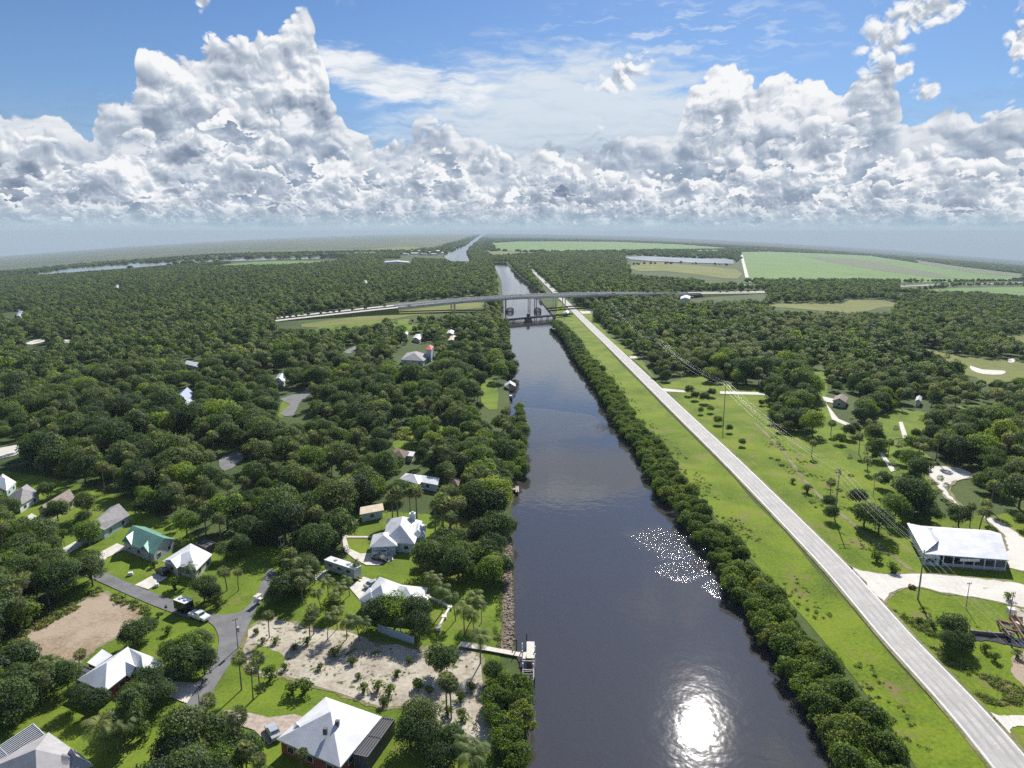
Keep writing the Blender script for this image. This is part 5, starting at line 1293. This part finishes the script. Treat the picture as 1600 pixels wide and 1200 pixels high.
# golf cart
p = P(404, 944); gc = thing('golf_cart', (p.x, p.y, p.z + .6), 1.2, 'small golf cart with a cream canopy at the street edge', 'golf cart')
bm = bmesh.new(); box(bm, (0, 0, .45), (2.3, 1.15, .4)); box(bm, (-.3, 0, .75), (.7, 1.1, .5)); part('body', bm, 'white', gc, .05)
bm = bmesh.new(); box(bm, (-.1, 0, 1.85), (1.9, 1.25, .1)); part('canopy', bm, 'wall_cream', gc)
for x in (-.85, .7):
    for y in (-.5, .5):
        bm = bmesh.new(); beam(bm, (x, y, .6), (x * .95, y, 1.8), .06); part('post', bm, 'steel', gc)
        bm = bmesh.new(); tube(bm, [(x * .95, y - .08, .25), (x * .95, y + .08, .25)], [.25, .25], 10); part('wheel', bm, 'tyre', gc)
def box_thing(name, px, py, s, mat, label, cat, post=None, turn=.4):
    p = P(px, py); root = thing(name, p, turn, label, cat)
    bm = bmesh.new()
    if post:
        beam(bm, (0, 0, -.2), (0, 0, post), .12); part('post', bm, 'wood', root); bm = bmesh.new(); box(bm, (0, 0, post + s[2] / 2), s); part('box', bm, mat, root, .04)
    else: box(bm, (0, 0, s[2] / 2 + .1), s, 0, .85); part('lid', bm, mat, root, .08)
box_thing('mailbox', 161, 884, (1.2, .9, .5), 'trim', 'white mailbox stand at the foot of the green roofed house drive', 'mailbox', .9)
box_thing('utility_box', 204, 899, (1.3, 1.1, .8), 'trim', 'pale round-topped utility box on the lawn below the green roofed house', 'utility box')
box_thing('utility_box', 245, 917, (1.1, 1.0, .8), 'trim', 'pale utility box on the lawn below the cream house with the bright roof', 'utility box')
box_thing('mailbox', 260, 955, (.6, 1.0, .5), 'steel', 'dark mailbox on the verge opposite the trailer', 'mailbox', 1.0)
box_thing('mailbox', 49, 831, (.9, .8, .5), 'trim', 'white mailbox by the drive of the brown roofed house', 'mailbox', .8)
# white garden wall and the low wall by the lawn
def wall(pxs, h, th, mat, name, label, cat):
    pts = [P(x, y, .05) for x, y in pxs]; o = pts[0].copy(); root = thing(name, o, 0, label, cat); bm = bmesh.new()
    for a, b in zip(pts, pts[1:]): beam(bm, a - o + Vector((0, 0, h / 2)), b - o + Vector((0, 0, h / 2)), th, h)
    part('panel', bm, mat, root)
    for i, a in enumerate(pts):
        bm = bmesh.new(); q = a - o; box(bm, (q.x, q.y, h / 2), (th * 2.2, th * 2.2, h + .25)); part('post', bm, mat, root)
wall([(592, 987), (610, 994), (628, 1000), (646, 1006)], 1.9, .16, 'wall_blue', 'garden_fence', 'tall white garden fence between the house hedge and the sandy lot', 'fence')
wall([(668, 934), (688, 942), (703, 951), (694, 966), (685, 984)], .55, .5, 'conc', 'garden_wall', 'low grey garden wall bending round the canal side lawn', 'wall')

# ------------------------------------------------------------------ docks and boats
def plank_deck(bm, a, b, w_, z, th=.16):
    beam(bm, (a[0], a[1], z - th / 2), (b[0], b[1], z - th / 2), w_, th)
o = P(800, 1018, 0, True); o.z = 0
dock = thing('dock', o, 0, 'bleached wooden dock with a boat lift reaching out from the rock bank', 'dock', land='wooden dock with the boat lift')
pw = lambda x, y: (P(x, y, .5, True) - o)
bm = bmesh.new(); plank_deck(bm, pw(719, 1006), pw(758, 1012), 1.9, .55); part('land_walkway', bm, 'deckwood', dock)
bm = bmesh.new(); plank_deck(bm, pw(756, 1012), pw(822, 1024), 1.5, .5); part('walkway', bm, 'deckwood', dock)
bm = bmesh.new(); plank_deck(bm, pw(829, 1003), pw(829, 1029), 1.75, .62); part('platform', bm, 'deckwood', dock)
bm = bmesh.new(); plank_deck(bm, pw(817, 1024.5), pw(822, 1025), 2.4, .64); part('landing', bm, 'deckwood', dock)
for x, y, h, mt in ((816, 1019, 2.2, 'trim'), (836, 1021, 1.8, 'trim'), (816, 1031, 2.2, 'trim'), (836, 1033, 1.8, 'trim'), (817, 1046, 1.4, 'trim'), (833, 1046, 1.4, 'trim'), (823, 1001, 1.8, 'darkwood'), (807, 1018, 3.0, 'darkwood'), (835, 1064, .9, 'darkwood'), (801, 1021, .9, 'darkwood'), (780, 1016, .6, 'wood')):
    q = P(x, y, 0, True) - o; bm = bmesh.new(); tube(bm, [(q.x, q.y, -3), (q.x, q.y, h)], [.14, .12], 8); part('piling', bm, mt, dock)
for y1, x0, x1 in ((1032, 816, 836), (1046, 817, 833)):
    a, b = P(x0, y1, 1.3, True) - o, P(x1, y1 + 1, 1.3, True) - o; bm = bmesh.new(); beam(bm, (a.x, a.y, 1.2), (b.x, b.y, 1.2), .26, .26); part('lift_beam', bm, 'wood', dock)
for x in (817, 834):
    a, b = P(x, 1031, .6, True) - o, P(x, 1064, .2, True) - o; bm = bmesh.new(); beam(bm, (a.x, a.y, .5), (b.x, b.y, .3), .16, .16); part('lift_rail', bm, 'steel', dock)
for y in (1050, 1054, 1058, 1063):
    a, b = P(818, y, .2, True) - o, P(834, y + .5, .2, True) - o; bm = bmesh.new(); beam(bm, (a.x, a.y, .35), (b.x, b.y, .35), .12, .1); part('lift_slat', bm, 'steel', dock)
def hull(bm, L, W, H):
    secs = [(-.5, .92, 0), (-.2, 1, 0), (.15, .96, .02), (.36, .62, .1), (.5, .04, .25)]; rings = []
    for x, k, sh in secs: rings.append([bm.verts.new((x * L, y * W / 2 * k, z * H + sh * H)) for y, z in ((-1, 1), (-.75, .1), (0, -.15), (.75, .1), (1, 1))])
    for a, b in zip(rings, rings[1:]):
        for i in range(4): bm.faces.new((a[i], a[i + 1], b[i + 1], b[i]))
        bm.faces.new((a[0], b[0], b[4], a[4]))
    bm.faces.new(rings[0][::-1])
def boat(px, py, head, L, label, hm='white', cabin=True, name='boat'):
    p = P(px, py, WATER_Z, True); root = thing(name, (p.x, p.y, WATER_Z + .15), head, label, 'boat')
    bm = bmesh.new(); hull(bm, L, L * .3, L * .14); part('hull', bm, hm, root)
    if cabin:
        bm = bmesh.new(); box(bm, (-.02 * L, 0, L * .14 + .45), (L * .3, L * .2, .9), 0, .8); part('cabin', bm, 'trim', root, .05)
        bm = bmesh.new(); box(bm, (.10 * L, 0, L * .14 + .55), (L * .12, L * .17, .4), 0, .8); part('windscreen', bm, 'glass', root)
    bm = bmesh.new(); box(bm, (-.53 * L, 0, L * .12), (.5, .4, .9)); part('motor', bm, 'steel', root)
boat(798, 624, -1.45, 8.5, 'dark hulled motor boat moored at the white roofed boathouse', 'black')
boat(795, 612, -1.5, 7.0, 'blue hulled boat floating closest to the boathouse', 'blue')
boat(806, 765, 1.5, 5.0, 'small dark skiff beside the tiny island by the bank', 'black', False, 'skiff')
p = P(797, 606, 0, True); p.z = WATER_Z; bh = thing('boathouse', p, 0, 'open boathouse with a peaked white roof on the canal edge', 'boathouse', land='white roofed boathouse')
wing(bh, p, [p + Vector(v) for v in ((-3.2, -4, 0), (3.2, -4, 0), (3.2, 4, 0), (-3.2, 4, 0))], 3.2, 5.2, 'gable', 'white_metal', 'wood', walls=False, axis='v')
for x in (-2.8, 2.8):
    for y in (-3.6, 0, 3.6):
        bm = bmesh.new(); tube(bm, [(x, y, -2), (x, y, 3.3)], [.14, .14], 7); part('post', bm, 'darkwood', bh)
bm = bmesh.new(); plank_deck(bm, (-4.4, -6), (-4.4, 6), 1.6, .9); plank_deck(bm, (-8, 0), (-4, 0), 1.4, .9); part('deck', bm, 'deckwood', bh)
p = P(809, 748, 0, True); p.z = WATER_Z; isl = mesh('islet_terrain', [(p.x + math.cos(a) * r * 1.8, p.y + math.sin(a) * r * 1.4, WATER_Z - .5 + .9 * (1 - (r / 1.6) ** 2)) for r in (.01, .8, 1.6) for a in [i * .7854 for i in range(8)]], [(8 * k + i, 8 * k + (i + 1) % 8, 8 * k + 8 + (i + 1) % 8, 8 * k + 8 + i) for k in range(2) for i in range(8)], M['bank'], kind='structure')
TREES.append((p.x, p.y, 'shore', 1, .62, 0.0))
FOOT.append(([tuple(P(x, y, 0, True))[:2] for x, y in ((787, 632), (812, 632), (808, 592), (787, 592))], 2))
# small dock posts by the bank wood
p = P(803, 762, 0, True); d2 = thing('dock', (p.x, p.y, WATER_Z), 0, 'short dark dock on the wooded bank beside the tiny island', 'dock')
bm = bmesh.new(); plank_deck(bm, (-5, 0), (1.5, 0), 1.6, 1.0); plank_deck(bm, (1.2, -3), (1.2, 3), 1.2, 1.02); part('deck', bm, 'wood', d2)
for x, y in ((-3, .7), (-3, -.7), (1.2, 3), (1.2, -3)):
    bm = bmesh.new(); tube(bm, [(x, y, -2), (x, y, 1.7)], [.13, .13], 7); part('piling', bm, 'darkwood', d2)
# navigation mark
p = P(1045, 752, 0, True)

# ------------------------------------------------------------------ rocks along the riprap bank
rng = random.Random(3)
def rock_mesh(seed):
    r_ = random.Random(seed); bm = bmesh.new(); bmesh.ops.create_icosphere(bm, subdivisions=1, radius=.5)
    for v in bm.verts: v.co = Vector((v.co.x * r_.uniform(.8, 1.5), v.co.y * r_.uniform(.7, 1.2), v.co.z * r_.uniform(.5, .9)))
    return bm_mesh('rock', bm, M['rock'])
rocks = [rock_mesh(i) for i in range(5)]
rp = [P(x, y) for x, y in ((799, 840), (800, 900), (801, 950), (802, 1012))]; rq = [P(x, y) for x, y in ((790, 840), (788, 900), (787, 950), (784, 1012))]
rk = []
for i in range(290):
    t = rng.random() * 2.999; k = int(t); f = t - k; u = rng.random() ** .7
    a = rp[k].lerp(rp[k + 1], f); b = rq[k].lerp(rq[k + 1], f); q = b.lerp(a, u * 1.04); s = rng.uniform(.35, 1.05)
    o_ = bpy.data.objects.new('rock', rocks[i % 5]); COL.objects.link(o_); o_.location = (q.x, q.y, gz(q.x, q.y) + .15 - .5 * max(0, u - .75)); o_.rotation_euler = (rng.uniform(-.4, .4), rng.uniform(-.4, .4), rng.uniform(0, 6)); o_.scale = (s, s, s)
    o_['label'] = 'broken rock in the rubble bank between the lawn and the canal'; o_['category'] = 'rock'; o_['group'] = 'rocks of the rubble bank'

# ------------------------------------------------------------------ highway bridge
HW = [(395, 506, .6), (430, 501, .9), (520, 491, 3.2), (620, 480.3, 7), (710, 471.5, 11), (790, 465.5, 14.6), (850, 462.8, 15.6), (930, 460.3, 14.4), (1000, 459.2, 11), (1090, 458.5, 5), (1195, 457.0, 1.2), (1300, 452.5, 1), (1415, 447, 1), (1600, 441.5, 1), (1800, 436, 1)]
hp = [P(x, y, z) for x, y, z in HW]
def sm3(pts, n=5):
    out = []; N = len(pts)
    for i in range(N - 1):
        p0, p1, p2, p3 = (pts[min(max(i + k, 0), N - 1)] for k in (-1, 0, 1, 2))
        for j in range(n):
            t = j / n; out.append(.5 * ((2 * p1) + (-p0 + p2) * t + (2 * p0 - 5 * p1 + 4 * p2 - p3) * t * t + (-p0 + 3 * p1 - 3 * p2 + p3) * t ** 3))
    return out + [pts[-1]]
hl = sm3(hp)
MEDIAN = {}
def offs(line, d):
    out = []
    for i, p in enumerate(line):
        t = (line[min(i + 1, len(line) - 1)] - line[max(i - 1, 0)]); t.z = 0; t.normalize(); out.append(p + Vector((-t.y, t.x, 0)) * d)
    return out
def strip(bm, line, prof):
    """sweep a closed cross-section (offset, height) along a line"""
    n = len(prof); rings = []
    for i, p in enumerate(line):
        t = (line[min(i + 1, len(line) - 1)] - line[max(i - 1, 0)]); t.z = 0; t.normalize(); nr = Vector((-t.y, t.x, 0))
        rings.append([bm.verts.new(p + nr * a + Vector((0, 0, b))) for a, b in prof])
    for r0, r1 in zip(rings, rings[1:]):
        for j in range(n): bm.faces.new((r0[j], r0[(j + 1) % n], r1[(j + 1) % n], r1[j]))
    bm.faces.new(rings[0]); bm.faces.new(rings[-1][::-1])
i0 = 3 * 5; i1 = 9 * 5 + 1     # the part that stands on piers
def shift(l, o): return [p - o for p in l]
for ci, (d, lab) in enumerate(((0, 'near carriageway bridge of the highway crossing the canal on tall piers'), (22, 'farther carriageway bridge of the highway running beyond the first'))):
    line = offs(hl, d); o = line[(i0 + i1) // 2].copy(); o.z = 0
    br_ = thing('highway_bridge', o, 0, lab, 'bridge', land='highway bridge' if not ci else None)
    seg = shift(line[i0:i1], o)
    bm = bmesh.new(); strip(bm, seg, [(-5.6, -.35), (5.6, -.35), (5.6, 0), (-5.6, 0)]); part('deck', bm, 'deckroad', br_)
    bm = bmesh.new(); strip(bm, seg, [(-4.4, -2.1), (4.4, -2.1), (4.9, -.36), (-4.9, -.36)]); part('girder', bm, 'conc', br_)
    for s_ in (-5.75, 5.75):
        bm = bmesh.new(); strip(bm, seg, [(s_ - .2, -.9), (s_ + .2, -.9), (s_ + .15, .95), (s_ - .15, .95)]); part('parapet', bm, 'conc', br_)
    for xpix in (712, 752, 793, 838, 877, 925, 965):
        j = min(range(i0, i1), key=lambda k: abs(to_px(hl[k])[0] - xpix)); q = line[j] - o
        a_, b_ = line[j - 1], line[j + 1]; t = (b_ - a_).normalized(); nr = Vector((-t.y, t.x, 0)).normalized(); top = q.z - 2.1
        bm = bmesh.new(); beam(bm, q + nr * -4.4 + Vector((0, 0, -2.6)), q + nr * 4.4 + Vector((0, 0, -2.6)), 1.1, 1.0); cp = part('pier_cap', bm, 'conc', br_)
        for s_ in (-3, 3):
            c = q + nr * s_; bm = bmesh.new(); tube(bm, [(c.x, c.y, -12), (c.x, c.y, q.z - 3)], [.6, .6], 10); part('pier_column', bm, 'conc', cp)
    bm = bmesh.new()
    # the parts that lie on the embankments
    for s_, e_ in ((0, i0 + 1), (i1 - 1, len(line))):
        ribbon_pts = line[s_:e_]; bm = bmesh.new(); strip(bm, ribbon_pts, [(-5.6, -3.0), (5.6, -3.0), (5.6, .0), (-5.6, .0)])
        mo = bpy.data.objects.new('highway_road', bm_mesh('highway_road', bm, M['deckroad'])); COL.objects.link(mo); mo['kind'] = 'structure'
        bm = bmesh.new(); strip(bm, ribbon_pts, [(-22 if d == 0 else -8, -16.0), (22 if d else 8, -16.0), (6.4, -.15), (-6.4, -.15)])
        mo = bpy.data.objects.new('highway_embankment_terrain', bm_mesh('highway_embankment_terrain', bm, M['meadow'])); COL.objects.link(mo); mo['kind'] = 'structure'
# fenders round the two channel piers
for px_, lab in ((797, 'dark timber fender ring round the highway pier nearer the wooded bank'), (840, 'dark timber fender ring round the highway pier by the road bank')):
    p = P(px_, 487, WATER_Z, True); fe = thing('pier_fender', (p.x, p.y, WATER_Z), 0, lab, 'fender', 'pier fenders of the highway bridge')
    bm = bmesh.new()
    ring = [Vector((math.cos(a) * 4.0, math.sin(a) * 22, 0)) for a in [i * math.pi / 8 for i in range(16)]]
    for a, b in zip(ring, ring[1:] + ring[:1]):
        for z in (.8, 2.0): beam(bm, a + Vector((0, 0, z)), b + Vector((0, 0, z)), .5, .5)
    part('wale', bm, 'darkwood', fe)
    for a in ring:
        bm = bmesh.new(); tube(bm, [a + Vector((0, 0, -3)), a + Vector((0, 0, 3.0))], [.4, .4], 6); part('pile', bm, 'darkwood', fe)
# the railway swing bridge in front
ra, rb = P(760, 503.3, 2.2, True), P(893, 490.6, 2.2, True); o = ra.lerp(rb, .45); o.z = 0
rl = thing('railway_bridge', o, 0, 'low dark railway swing bridge across the canal in front of the highway', 'bridge', land='railway bridge')
a, b = ra - o, rb - o; a.z = b.z = 2.0; t = (b - a).normalized(); nr = Vector((-t.y, t.x, 0))
bm = bmesh.new(); beam(bm, a, b, 4.6, .6); part('track_deck', bm, 'conc_dark', rl)
for s_ in (-2.3, 2.3):
    bm = bmesh.new(); beam(bm, a + nr * s_ + Vector((0, 0, .5)), b + nr * s_ + Vector((0, 0, .5)), .35, 1.6); part('girder', bm, 'steel', rl)
for s_ in (-.75, .75):
    bm = bmesh.new(); beam(bm, a + nr * s_ + Vector((0, 0, .42)), b + nr * s_ + Vector((0, 0, .42)), .12, .2); part('rail', bm, 'rust', rl)
piv = P(823, 500, 0, True) - o; piv = a + t * (piv - a).dot(t)
bm = bmesh.new(); tube(bm, [(piv.x, piv.y, -4), (piv.x, piv.y, 1.4)], [3.4, 3.2], 16); part('pivot_pier', bm, 'conc_dark', rl)
bm = bmesh.new(); box(bm, (piv.x, piv.y + 2, 4.6), (3.0, 3.0, 4.2), .1); hut = part('control_cabin', bm, 'steel', rl)
bm = bmesh.new(); box(bm, (piv.x, piv.y + 2, 6.9), (3.8, 3.8, .4), .1, .5); part('cabin_roof', bm, 'conc_dark', hut)
for k in range(2):
    c = piv + t * (-14 if k == 0 else 14)
    bm = bmesh.new()
    for dy in (-12, -6, 0, 6, 12): beam(bm, (piv.x + (-3.6 if k else 3.6), piv.y + dy, -3), (piv.x + (-3.6 if k else 3.6), piv.y + dy, 1.6), .5)
    beam(bm, (piv.x + (-3.6 if k else 3.6), piv.y - 16, 1.0), (piv.x + (-3.6 if k else 3.6), piv.y + 14, 1.0), .4, .8); part('fender_wall', bm, 'darkwood', rl)
for f in (.2, .3, .62, .7, .78, .86, .93):
    c = a.lerp(b, f); bm = bmesh.new()
    for s_ in (-1.8, 0, 1.8): q = c + nr * s_; beam(bm, (q.x, q.y, -4), (q.x, q.y, 1.7), .45)
    beam(bm, c + nr * -2.4 + Vector((0, 0, -.4)), c + nr * 2.4 + Vector((0, 0, -.4)), .6, .5); part('trestle', bm, 'darkwood', rl)
# young trees in the highway median
for ln_, d_ in ((offs(hl, 11), 0),):
    for i in list(range(3, 15, 1)) + list(range(46, 66)):
        for f in (.2, .7):
            if random.random() < .25: continue
            q = ln_[i].lerp(ln_[i + 1], f); TREES.append((q.x, q.y, 'oak', random.randrange(5), random.uniform(.35, .55), random.random() * 6)); MEDIAN[(round(q.x, 2), round(q.y, 2))] = q.z - .3
# vehicles on the highway
def onroad(f, d, kind, label, paint_):
    i = int(f * (len(hl) - 1)); ln = offs(hl, d); p = ln[i]; t = (ln[i + 1] - ln[i])
    root = car(800, 800, math.atan2(t.y, t.x), paint_, label, *((4.6, 1.8, 1.5, 'sedan') if kind == 'car' else (6.0, 2.1, 2.2, 'suv')), name='car' if kind == 'car' else 'van', cat='car' if kind == 'car' else 'van')
    root.location = (p.x, p.y, p.z + .02)
onroad(.53, -2, 'van', 'red van on the highway past the canal bridge', 'red')
onroad(.24, -2, 'car', 'dark car climbing the highway ramp above the green field', 'black')
onroad(.41, 20, 'car', 'white car on the farther carriageway by the canal', 'white')

# ------------------------------------------------------------------ power line
def pole(px, py, h, label, arm=2.4, arms=1, r=.19, group=None, turn=0.0, tank=False, name='utility_pole'):
    p = P(px, py); root = thing(name, p, turn, label, 'utility pole', group)
    bm = bmesh.new(); tube(bm, [(0, 0, -1), (0, 0, h * .5), (0, 0, h)], [r, r * .8, r * .55], 8); part('shaft', bm, 'polewood', root)
    for k in range(arms):
        z = h - .35 - 1.9 * k; bm = bmesh.new(); beam(bm, (-arm / 2, 0, z), (arm / 2, 0, z), .14, .16); ar = part('crossarm', bm, 'polewood', root)
        for x in (-arm / 2 + .1, 0, arm / 2 - .1):
            bm = bmesh.new(); tube(bm, [(x, 0, z + .05), (x, 0, z + .4)], [.08, .05], 6); part('insulator', bm, 'wall_grey', ar)
    if tank:
        bm = bmesh.new(); tube(bm, [(.4, 0, h - 3.4), (.4, 0, h - 2.3)], [.3, .3], 10); part('transformer', bm, 'wall_grey', root)
    return p
big = [(953, 500, 19), (1034, 582, 20), (1130, 662, 20), (1304, 812, 17), (1434, 937, 13.5), (1640, 1160, 14)]
pls = []
whr = ['farthest tall pole of the power line, by the wood edge', 'tall pole of the power line beside the first side path', 'tall pole of the power line on the verge by the long side path', 'tall power pole with a small palm at its foot, midway down the verge', 'power pole with a transformer standing on the gravel fork', 'power pole past the last drive']
for i, (x, y, h) in enumerate(big):
    nx_ = big[min(i + 1, 5)]; pv = big[max(i - 1, 0)]; d = P(nx_[0], nx_[1]) - P(pv[0], pv[1]); an_ = math.atan2(d.y, d.x) + math.pi / 2
    p = pole(x, y, h, whr[i], 3.4, 2, .24, 'poles of the canal road power line', an_, tank=(i == 4)); pls.append((p, h, Vector((math.cos(an_), math.sin(an_), 0))))
for i in range(5):
    (a, ha, na), (b, hb, nb) = pls[i], pls[i + 1]
    for kx, kz in ((-1.6, .1), (0, .1), (1.6, .1), (-1.6, -1.8), (1.6, -1.8)):
        A_ = a + na * kx + Vector((0, 0, ha + kz)); B_ = b + nb * kx + Vector((0, 0, hb + kz)); sag = (B_ - A_).length * .022
        pts = [A_.lerp(B_, j / 14) - Vector((0, 0, sag * 4 * (j / 14) * (1 - j / 14))) for j in range(15)]
        bm = bmesh.new(); tube(bm, [q - A_ for q in pts], [.017] * 15, 4)
        wo_ = bpy.data.objects.new('power_cable', bm_mesh('power_cable', bm, M['wire'])); COL.objects.link(wo_); wo_.location = A_
        wo_['label'] = f'pale power cable slung between the poles of the canal road line, span {["beside the far wood edge", "by the first side path", "over the long side path", "above the wide verge and barn", "over the gravel fork and drive"][i]}'
        wo_['label'] = ['sagging cable of the power line beside the far wood edge', 'sagging cable of the power line by the long side path', 'sagging cable of the power line above the wide palm dotted verge', 'sagging cable of the power line in front of the barn', 'sagging cable of the power line over the gravel fork'][i]
        wo_['label'] = {(-1.6, .1): 'upper roadside', (0, .1): 'upper middle', (1.6, .1): 'upper fieldside', (-1.6, -1.8): 'lower roadside', (1.6, -1.8): 'lower fieldside'}[(kx, kz)] + ' cable ' + wo_['label'].split('sagging cable of the power line ')[1]
        wo_['category'] = 'cable'; wo_['group'] = f'cables of the power line, {["first", "second", "third", "fourth", "fifth"][i]} span'
pole(372, 1014, 7.5, 'slim street pole with a lamp at the street junction', 1.2, 1, .13, turn=.6, tank=True)
pole(314, 1124, 7.5, 'slim street pole on the verge beside the lower palms', 1.2, 1, .13, turn=.6)
pole(441, 880, 8, 'street pole at the dead end beside the dark wood', 1.2, 1, .13, turn=.9)
pole(1509, 951, 7, 'thin pole standing alone on the gravel yard lawn', 1.0, 1, .11)
pole(1577, 967, 7, 'short pole beside the rusty sluice', 1.0, 1, .13)
pole(1364, 776, 8, 'thin pole below the round wood on the palm dotted verge', 1.0, 1, .11)
# the rusty sluice and its dark ditch
cover('ditch_water', 'water', 5, [(1505, 990), (1520, 992), (1560, 993), (1600, 1000), (1640, 1006), (1640, 1020), (1590, 1012), (1545, 1002), (1515, 1003)], .2, 1)
p = P(1580, 985); sl = thing('sluice_gate', p, .1, 'rusty sluice frame with pale concrete blocks over the dark ditch', 'sluice', land='rusty sluice')
q_ = lambda x, y, z=0: P(x, y, z) - p
bm = bmesh.new()
for (x0, y0), (x1, y1) in (((1560, 969), (1582, 975)), ((1564, 980), (1588, 987)), ((1560, 969), (1572, 992)), ((1582, 966), (1600, 1008)), ((1590, 962), (1614, 1008))): beam(bm, q_(x0, y0, 1.6), q_(x1, y1, 1.6), .35, .5)
for x, y in ((1560, 969), (1572, 992), (1584, 966), (1600, 1006), (1588, 985)): beam(bm, q_(x, y, -1), q_(x, y, 1.8), .35)
part('frame', bm, 'rust', sl)
bm = bmesh.new(); beam(bm, q_(1562, 972, 1.2), q_(1580, 977, 1.2), 1.4, .25); part('gangway', bm, 'conc', sl)
for x, y, s in ((1586, 962, 2.2), (1593, 972, 2.0), (1588, 980, 1.6), (1596, 984, 1.8), (1574, 992, 1.6)):
    c = q_(x, y); bm = bmesh.new(); box(bm, (c.x, c.y, c.z + s * .35), (s, s * .8, s * .8), x * .7, .85); part('concrete_block', bm, 'wood' if x % 2 else 'conc', sl, .1)
wall([(1518, 990), (1545, 993), (1575, 995)], .9, .35, 'conc_dark', 'retaining_wall', 'low weathered retaining wall along the dark ditch', 'wall')
cover('dirt_patch_ground', 'sand', 3, [(1585, 945), (1640, 955), (1640, 1000), (1600, 985), (1588, 965)], .3)
cover('dirt_patch_ground', 'dirt', 3, [(1590, 1020), (1640, 1025), (1640, 1080), (1600, 1075), (1580, 1045)], .4)
# small marker and a stop sign at the fork
p = P(1425, 919); ms = thing('rubbish_pile', p, 0, 'little heap of rust coloured rubbish at the gravel fork', 'rubbish pile')
bm = bmesh.new()
for i in range(6): box(bm, (math.cos(i) * .6, math.sin(i * 2) * .5, .25 + .1 * i), (.9, .6, .5), i, .7)
part('debris', bm, 'rust', ms)
off_buildings()
rest = place_trees()
build_far(rest)
# ------------------------------------------------------------------ weeds and tufts too many to count
def tuft(name, H, R, n, leaf, mat, seed):
    rng_ = np.random.default_rng(seed); d = rng_.normal(0, 1, (n, 3)); d[:, 2] = np.abs(d[:, 2]); d /= np.linalg.norm(d, axis=1)[:, None]
    C = d * np.array([R, R, H]) * rng_.uniform(.3, 1, (n, 1))
    return bpy.data.objects.new('weed_proto', quads_mesh(name, leaf_quads(C, d + np.array([0, 0, .4]), leaf, rng_, jit=.7), 4, mat))
M['weed'] = leafmat('weed_leaves', [(0, (.13, .18, .04)), (.5, (.19, .25, .05)), (.8, (.27, .28, .09)), (1, (.34, .28, .14))], .3, .35)
tp = [tuft('weed_tuft', .55, .6, 46, .28, M['weed'], 1), tuft('weed_tuft', .9, .9, 70, .32, M['weed'], 2), tuft('weed_tuft', .35, .9, 50, .26, M['weed'], 3)]
def fill(polys, n, sc, dens=.11, thr=.0, seed=5):
    rows = []; rg = np.random.default_rng(seed)
    for pl in polys:
        q = pts_px(pl); A = np.array([(p.x, p.y) for p in q]); lo, hi = A.min(0), A.max(0)
        G = rg.uniform(lo, hi, (n * 3, 2)); G = G[inside_many(q, G)][:n]
        v = np.sin(G[:, 0] * dens + seed) * np.cos(G[:, 1] * dens * 1.3) + .5 * np.sin(G[:, 0] * dens * 3.1 + G[:, 1] * dens * 2.3)
        for (x, y), k in zip(G, v):
            if k < thr: continue
            if road_dist(np.array([[x, y]]))[0] < 5: continue
            rows.append((x, y, gz(x, y) + .05, rg.uniform(0, 6.3), rg.uniform(*sc), rg.integers(0, 3)))
    return rows
W_ = []
W_ += fill([[(388, 985), (430, 968), (480, 983), (600, 1008), (740, 1020), (752, 1090), (778, 1165), (745, 1168), (650, 1103), (540, 1086), (440, 1056), (383, 1030)]], 900, (.15, .5), .25, .2)
W_ += fill([[(150, 918), (235, 950), (228, 962), (200, 950), (160, 930)], [(8, 1010), (72, 962), (150, 920), (155, 934), (70, 980), (15, 1026)], [(30, 1040), (60, 1056), (110, 1032), (118, 1044), (60, 1070)]], 260, (.6, 1.4), .3, -.4)
hl_ = [(868, 500), (900, 545), (945, 598), (995, 662), (1050, 725), (1110, 795), (1175, 870), (1250, 955), (1325, 1050), (1400, 1150), (1470, 1260)]; hr_ = [(x + 14 + (y - 480) * .055, y - 4) for x, y in hl_]
W_ += fill([hl_ + hr_[::-1]], 2400, (.35, 1.0), .12, -.1)
W_ += fill([[(1385, 945), (1440, 930), (1470, 1000), (1560, 1060), (1640, 1090), (1640, 1110), (1540, 1100), (1450, 1020)]], 900, (.4, 1.1), .18, .0)
W_ += fill([[(1190, 690), (1215, 680), (1300, 760), (1400, 850), (1380, 880), (1330, 850), (1250, 770)]], 700, (.35, .95), .15, .2)
W_ += fill([[(870, 490), (960, 590), (1100, 740), (1260, 900), (1420, 1080), (1560, 1250), (1520, 1290), (1380, 1120), (1200, 920), (1040, 730), (930, 590)]], 500, (.15, .35), .09, .5)
W_ += fill([[(776, 838), (786, 838), (784, 930), (780, 1015), (770, 1015), (776, 930)]], 300, (.4, .9), .2, -.5)
M['wood_floor'] = M['ground']
W_ += fill([[(255, 700), (300, 690), (340, 770), (300, 800), (260, 780)], [(610, 675), (700, 670), (705, 690), (612, 688)]], 500, (1.2, 2.6), .2, -.8)
scatter('weeds', W_, tp, kind='stuff')
# ------------------------------------------------------------------ the air between here and the horizon
hz, hn = bpy.data.materials.new('haze_air'), None
hz.use_nodes = True; ht = hz.node_tree; ht.nodes.clear()
ho = ht.nodes.new('ShaderNodeOutputMaterial'); hv = ht.nodes.new('ShaderNodeVolumePrincipled')
hv.inputs['Color'].default_value = (.63, .76, .86, 1); hv.inputs['Density'].default_value = 0.00006; hv.inputs['Anisotropy'].default_value = 0.0
ht.links.new(hv.outputs[0], ho.inputs['Volume'])
bm = bmesh.new(); box(bm, (0, 0, -1390), (64000, 64000, 3016)); me_ = bm_mesh('haze', bm, hz)
link('haze', me_, None, None, kind='stuff')
